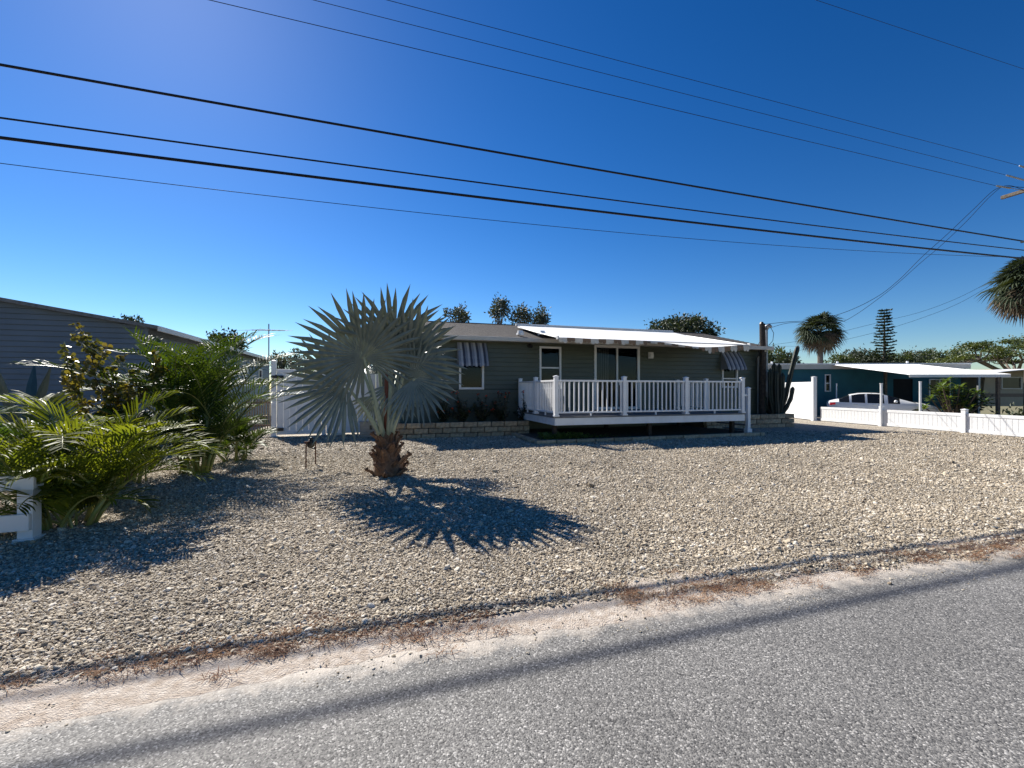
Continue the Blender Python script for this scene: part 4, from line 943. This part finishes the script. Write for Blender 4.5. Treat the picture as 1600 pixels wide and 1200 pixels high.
# carport: ribbed pan roof sloping out from the house
b = MB(); n = 40; x0c, x1c = 3.5, 8.2
for k in range(n):
    xa, xb = x0c+(x1c-x0c)*k/n, x0c+(x1c-x0c)*(k+1)/n; w = (xb-xa)
    sh = lambda y: (y+.2)*-.45*0
    for (pa, pb_) in (((xa, .0), (xa+w*.8, .0)), ((xa+w*.8, .0), (xa+w*.9, .035)), ((xa+w*.9, .035), (xb, .0))):
        y0a, y1a = -.36, -4.6
        b.poly([(pa[0]+.0, y0a, ZTop+.10+pa[1]), (pb_[0], y0a, ZTop+.10+pb_[1]), (pb_[0]+.9, y1a, 2.30+pb_[1]), (pa[0]+.9, y1a, 2.30+pa[1])])
cr = b.build('carport_roof', 'metalroof', th)
b = MB(); b.poly([(x0c+.9, -4.6, 2.18), (x1c+.9, -4.6, 2.18), (x1c+.9, -4.6, 2.325), (x0c+.9, -4.6, 2.325)]); b.poly([(x0c+.9, -4.56, 2.18), (x1c+.9, -4.56, 2.18), (x1c+.9, -4.56, 2.29), (x0c+.9, -4.56, 2.29)]); b.build('carport_fascia', 'metalroof', th)
for x, y in ((8.7, -4.4), (6.3, -.6)): part('carport_post', 'wood', th, x-.06, x+.06, y-.06, y+.06, 0, 2.22 if y < -2 else 2.95)
# plumeria bush
p = at(1490, 20.6); pm = E('plumeria_bush', 'rosette leaved bush growing in front of the carport right of the car', 'shrub', p); rnd = random.Random(77); bt_, bl_ = MB(), MB()
for k in range(30):
    a = rnd.uniform(0, 6.28); rr = rnd.uniform(.2, 1.25); tip = Vector((math.cos(a)*rr, math.sin(a)*rr*.7, rnd.uniform(.8, 2.15)-.25*rr)); bt_.tube([(math.cos(a)*.1, math.sin(a)*.1, 0), tip*.55+Vector((0,0,-.1)), tip], [.05, .035, .025], 5)
    for j in range(20):
        b_a = j*2.4; el = rnd.uniform(-.2, .9); d = Vector((math.cos(b_a)*math.cos(el), math.sin(b_a)*math.cos(el), math.sin(el))); leaf_quad(bl_, tip+Vector((0,0,-.01*j)), d, Vector((0,0,1)), rnd.uniform(.26, .42), .10, fold=.1)
bt_.build('stems', 'twig', pm); bl_.build('leaves', 'plum', pm)
# dark hedge shrubs beside the trailer
for k, (px, d, h, lb) in enumerate(((1512, 24.5, 1.3, 'dark leafy shrub between the plumeria and the beige trailer'), (1590, 16.8, .45, 'small spiky shrub behind the low fence at the right edge'))):
    tree('dark_shrub', lb, at(px, d), .2, .05, h*.6, (.8, .6, h*.45), 22, 60, .16, 'leafB', 150+k, 'shrub', tr=.05, clump_r=.3)
# beige trailer under a white cover
p = at(1537, 25.5); rvv = E('travel_trailer', 'beige travel trailer parked under the white cover at the right edge', 'trailer', p, R(-4))
b = MB(); prof = [(0,.75),(.12,.62),(6.5,.62),(6.6,1.0),(6.6,2.5),(6.3,2.75),(.5,2.75),(.1,2.5),(0,1.6)]
for y in (0, 2.3): b.poly([(x, y, z) for x, z in (prof if y == 0 else prof[::-1])])
for (xa, za), (xb, zb) in zip(prof, prof[1:]+prof[:1]): b.poly([(xa,0,za),(xa,2.3,za),(xb,2.3,zb),(xb,0,zb)])
b.build('body', 'rv', rvv, bevel=.05); part('stripe', 'rvdark', rvv, .03, 6.55, -.012, -.003, 1.15, 1.35)
window(rvv, .9, 2.0, 1.6, 2.3, fw=.05, y=-.03); window(rvv, 3.4, 4.4, 1.6, 2.3, fw=.05, y=-.03)
for x in (3.1, 3.9):
    b = MB(); b.tube([(x, .05, .34), (x, .28, .34)], .34, 18); b.build('wheel', 'tyre', rvv)
b = MB(); b.tube([(.1, 1.1, .55), (-.9, 1.1, .5)], .05, 6); b.tube([(-.8, 1.1, .5), (-.8, 1.1, .0)], .035, 6); b.build('hitch', 'black', rvv)
cv = E('trailer_cover', 'white low arched metal cover above the beige trailer', 'carport', at(1508, 24.2), R(-4)); b = MB(); n = 16
for k in range(n):
    f0, f1 = k/n, (k+1)/n; g0, g1 = 2.35+.36*math.sin(math.pi*min(1, f0*1.15)), 2.35+.36*math.sin(math.pi*min(1, f1*1.15)); L = 9.5
    for dz in (0, -.03): b.poly([(L*f0, -.4, g0+dz), (L*f1, -.4, g1+dz), (L*f1, 4.2, g1+.12+dz), (L*f0, 4.2, g0+.12+dz)])
    b.poly([(L*f0, -.4, g0-.03), (L*f1, -.4, g1-.03), (L*f1, -.4, g1), (L*f0, -.4, g0)])
b.build('roof', 'metalroof', cv)
for x in (.5, 8.9):
    for y in (-.2, 4.0): part('post', 'greymetal', cv, x-.05, x+.05, y-.05, y+.05, 0, 2.36 if x < 1 else 2.36)

# ------------------------------------------------------------------ white sedan
rear = at(1292, 24.6); front = at(1467, 22.1); hv = front-rear
car = E('white_sedan', 'white four door sedan parked behind the low fence', 'car', rear, math.atan2(hv.y, hv.x)); k_ = hv.length/4.75; car.scale = (k_, k_, .97)
# stations: x, half width, belt z, roof half width, top z
ST_ = [(0,0.62,0.800,0.55,0.870),(0.08,0.78,0.930,0.68,1.000),(0.3,0.86,0.935,0.72,1.060),(0.52,0.895,0.935,0.7,1.100),(0.98,0.91,0.920,0.62,1.320),(1.08,0.91,0.917,0.615,1.350),(1.4,0.915,0.910,0.6,1.415),(1.66,0.92,0.900,0.6,1.430),(1.76,0.92,0.898,0.6,1.432),(2.2,0.92,0.890,0.6,1.420),(2.46,0.92,0.885,0.61,1.385),(2.62,0.92,0.880,0.625,1.335),(3.1,0.92,0.875,0.69,1.165),(3.74,0.91,0.905,0.77,0.955),(4.05,0.89,0.860,0.72,0.905),(4.4,0.83,0.770,0.66,0.820),(4.66,0.72,0.660,0.58,0.700),(4.75,0.58,0.550,0.5,0.600)]
body, sidew, wind, rearw = MB(), MB(), MB(), MB()
def ring(st):
    x, w, zb, wt, ztp = st
    h = [(w*.86,.20),(w*.98,.32),(w,.55),(w*.985,(zb+.55)/2+.03),(w*.95,zb),(wt,ztp-.03),(wt*.8,ztp+.0),(0,ztp+.022)]
    return [(x,-y,z) for y, z in h] + [(x,y,z) for y, z in h[::-1][1:]]
rg_ = [ring(s_) for s_ in ST_]; nr = len(rg_[0])
for i in range(len(ST_)-1):
    for j in range(nr-1):
        q = [rg_[i][j], rg_[i+1][j], rg_[i+1][j+1], rg_[i][j+1]]; jj = j if j < 7 else nr-2-j; xm = (ST_[i][0]+ST_[i+1][0])/2
        tgt = body
        if jj == 4 and (.6 < xm < .98 or 1.08 < xm < 1.66 or 1.76 < xm < 2.46 or 2.62 < xm < 3.08): tgt = sidew
        if jj >= 5 and 2.46 < xm < 3.7: tgt = wind
        if jj >= 5 and .52 < xm < 1.0: tgt = rearw
        tgt.poly(q)
body.poly([p for p in rg_[0]][::-1]); body.poly(rg_[-1]); o = body.build('body', 'carpaint', car, smooth=True)
def weld(o, ang=35):
    import bmesh
    bm_ = bmesh.new(); bm_.from_mesh(o.data); bmesh.ops.remove_doubles(bm_, verts=bm_.verts, dist=.0005); bmesh.ops.recalc_face_normals(bm_, faces=bm_.faces)
    bm_.to_mesh(o.data); bm_.free(); o.data.polygons.foreach_set('use_smooth', [True]*len(o.data.polygons)); o.data.set_sharp_from_angle(angle=R(ang))
weld(o); weld(sidew.build('side_windows', 'carglass', car)); weld(wind.build('windshield', 'carglass', car)); weld(rearw.build('rear_window', 'carglass', car))
for x in (.95, 3.75):
    for y in (-.80, .80):
        b = MB(); b.tube([(x, y-.12, .32), (x, y-.10, .32), (x, y+.10, .32), (x, y+.12, .32)], [.29, .325, .325, .29], 22); wv = b.build('wheel', 'tyre', car)
        b = MB(); s_ = -1 if y < 0 else 1; b.tube([(x, y+s_*.121, .32), (x, y+s_*.128, .32)], [.21, .20], 16); b.build('rim', 'rim', wv)
for y in (-1, 1):
    b = MB(); xx = [.02, .12, .34]; b.poly([(.0, y*.60, .78), (.105, y*.80, .76), (.36, y*.872, .80), (.36, y*.85, .92), (.12, y*.775, .90), (.03, y*.60, .86)]); b.build('tail_lamp', 'redlamp', car)
    b = MB(); b.poly([(4.30, y*.86, .66), (4.55, y*.79, .60), (4.70, y*.66, .58), (4.66, y*.66, .66), (4.42, y*.80, .74)]); b.build('headlight', 'headlamp', car)
    b = MB(); b.tube([(2.88, y*.93, .98), (2.91, y*1.02, 1.0), (2.93, y*1.08, 1.0)], [.05, .085, .06], 8); b.build('mirror', 'carpaint', car, smooth=True)
    for x in (1.15, 1.95): part('door_handle', 'rim', car, x, x+.18, y*.925-.012, y*.925+.012, .80, .825)

# ------------------------------------------------------------------ planter flowers and ground cover
for k, px in enumerate((690, 722, 752, 785, 820)):
    tt = 14.9; p = W(S(px, tt), tt, .42); rnd = random.Random(160+k); lb = ('nearest the fan palm', 'below the left window', 'right of the left window', 'left of the deck corner shrub', 'beside the deck corner post')[k]
    e = E('flowering_shrub', 'dark shrub with orange red flowers in the planter '+lb, 'shrub', p, 0, 'flowering shrubs in the long planter'); bs_, bl_, bf_ = MB(), MB(), MB()
    for j in range(22):
        a = rnd.uniform(0, 6.28); tip = Vector((math.cos(a)*rnd.uniform(.1,.48), math.sin(a)*rnd.uniform(.1,.3), rnd.uniform(.3, .85 if j % 4 else 1.15))); bs_.tube([(0,0,-.03), tip*.5+Vector((0,0,.08)), tip], [.012,.009,.005], 4)
        for i in range(60):
            f = rnd.uniform(.15, 1); c = tip*f; leaf_quad(bl_, c, Vector((rnd.gauss(0,1), rnd.gauss(0,1), rnd.gauss(.2,.6))), Vector((0,0,1)), rnd.uniform(.06,.11), .04)
        if j % 4 == 0:
            for i in range(9): leaf_quad(bf_, tip+Vector((rnd.gauss(0,.02), rnd.gauss(0,.02), rnd.gauss(0,.02))), Vector((rnd.gauss(0,1), rnd.gauss(0,1), rnd.gauss(.3,.7))), Vector((0,0,1)), .055, .045)
    bs_.build('stems', 'twig', e); bl_.build('leaves', 'leafB', e); bf_.build('flowers', 'flower', e)
rnd = random.Random(180); b = MB()
for i in range(1700):
    s_ = 4.7+abs(rnd.gauss(0, 1.0)); t_ = rnd.uniform(12.0, 12.75)
    if s_ > 8 or (s_ > 6.3 and rnd.random() < .5): continue
    c = W(s_, t_, .09+rnd.uniform(0, .16)*(1 if s_ < 6 else .6))
    leaf_quad(b, c, Vector((rnd.gauss(0,1), rnd.gauss(0,1), rnd.gauss(.4,.5))), Vector((0,0,1)), rnd.uniform(.05,.10), .045)
tag(b.build('ground_cover', 'cover'), 'bright green ground cover in the low bed under the deck corner', 'plants', kind='stuff')

# ------------------------------------------------------------------ overhead wires and the utility pole
PS = 23.9
def wire(label, t, pxl, pyl, pxr, pyr, r, send=PS, sag=0., s_left=-34):
    sl, sr = S(pxl, t), S(pxr, t); zl, zr = ZT(pxl, pyl, t), ZT(pxr, pyr, t); pts = []; n = 90
    for k in range(n+1):
        s_ = s_left+(send-s_left)*k/n; f = (s_-sl)/(sr-sl); z = zl+(zr-zl)*f - sag*4*f*(1-f); pts.append(W(s_, t, z))
    b = MB(); b.tube(pts, r, 6); return tag(b.build('overhead_wire', 'wire', smooth=True), label, 'wire', 'overhead wires along the street')
wire('thick black cable, uppermost of the four lower street wires', 11.4, 0, 101, 1600, 377, .027, 31, sag=.06)
wire('black cable, second from the top of the four lower street wires', 10.15, 0, 184, 1600, 391, .017, 31, sag=.08)
wire('thickest black cable, third from the top of the four lower street wires', 9.7, 0, 215, 1600, 404, .0275, 31, sag=.08)
wire('thin sagging wire, lowest of all the street wires on the left', 9.2, 0, 255, 1600, 402, .006, sag=.30)
wire('thin high wire, lowest of the three ending at the white insulators', 10.2, 340, 3, 1555, 290, .007, S(1555, 10.2)+.02)
wire('thin high wire, middle of the three ending at the white insulators', 10.0, 490, 0, 1570, 273, .006, S(1570, 10.0)+.02)
wire('thin high wire, uppermost of the three ending at the white insulators', 9.8, 605, 0, 1590, 258, .006, S(1590, 9.8)+.02)
wire('faint single wire crossing the top right corner of the sky', 10.05, 1275, 0, 1600, 108, .006)
up_ = HE('utility_pole', 'wooden utility pole with crossarm and insulators at the right edge', 'pole', PS, 10.0)
b = MB(); b.tube([(0,0,-.05),(0,0,7),(0,0,13.6)], [.17,.15,.11], 12); b.build('shaft', 'wood', up_, smooth=True)
part('crossarm', 'wood', up_, -.17, -.06+.0, -1.1, 1.1, 9.15, 9.28, .01)
for t, pxr, pyr in ((10.2, 1555, 290), (10.0, 1570, 273), (9.8, 1590, 258)):
    s_ = S(pxr, t)-PS; z = ZT(pxr, pyr, t); y = t-10.0; b = MB(); n = 9; ends = Vector((-.12, y*2.4, 9.25)); st = Vector((s_, y, z)); pts = []; rad = []
    for k in range(n*2+1): f = k/(n*2); pts.append(st.lerp(ends, .04+f*.5)); rad.append(.034 if k % 2 else .018)
    b.tube(pts, rad, 8); b.build('insulator', 'ceramic', up_); b = MB(); b.tube([st.lerp(ends, .53), ends], .012, 5); b.build('strain_rod', 'greymetal', up_)
for z in (7.3, 6.4, 6.0): part('cable_clamp', 'black', up_, -.02, .06, -1.0 if z < 7 else -.15, -.12 if z < 7 else .6, z-.03, z+.03)
def drop(label, pts, r):
    q = [P(*p) for p in pts]; fine = []
    for i in range(len(q)-1):
        p0, p1, p2, p3 = q[max(i-1, 0)], q[i], q[i+1], q[min(i+2, len(q)-1)]
        for j in range(8):
            t = j/8; fine.append(.5*((2*p1)+(p2-p0)*t+(2*p0-5*p1+4*p2-p3)*t*t+(3*p1-p0-3*p2+p3)*t**3))
    fine.append(q[-1]); b = MB(); b.tube(fine, r, 6); return tag(b.build('service_wire', 'wire', smooth=True), label, 'wire', 'service wires to the houses')
drop('twisted service wire from the utility pole to the wooden pole by the house', [(1600,293,16.2),(1580,292,16.3),(1555,296,16.5),(1520,328,16.8),(1480,366,17.1),(1440,402,17.4),(1405,437,17.7),(1370,464,18.0),(1320,488,18.4),(1270,500,18.8),(1230,503,19.1),(1192,507,19.4)], .010)
drop('slack twin of the service wire drooping behind the sabal palm crown', [(1600,297,16.3),(1572,290,16.4),(1548,306,16.6),(1510,346,16.9),(1470,384,17.2),(1438,411,17.5),(1400,445,17.8),(1368,470,18.1),(1335,493,18.4),(1312,503,18.6),(1270,503.5,19.0),(1230,505,19.2),(1199,514,19.5)], .009)
drop('upper of two thin wires running from the right edge palm down to the house poles', [(1600,405,19),(1560,432,19),(1500,464,19),(1440,487,19.2),(1380,502,19.3),(1320,517,19.4),(1260,531,19.5),(1197,540,19.6)], .006)
drop('lower of two thin wires running from the right edge palm down to the house poles', [(1600,412,19),(1560,438,19),(1500,473,19),(1440,497,19.2),(1380,516,19.3),(1320,531,19.4),(1260,545,19.5),(1197,560,19.6)], .006)
drop('straight level wire crossing between the house poles and the sabal palm', [(1197,541,19.6),(1240,541,24),(1275,541,33)], .006)
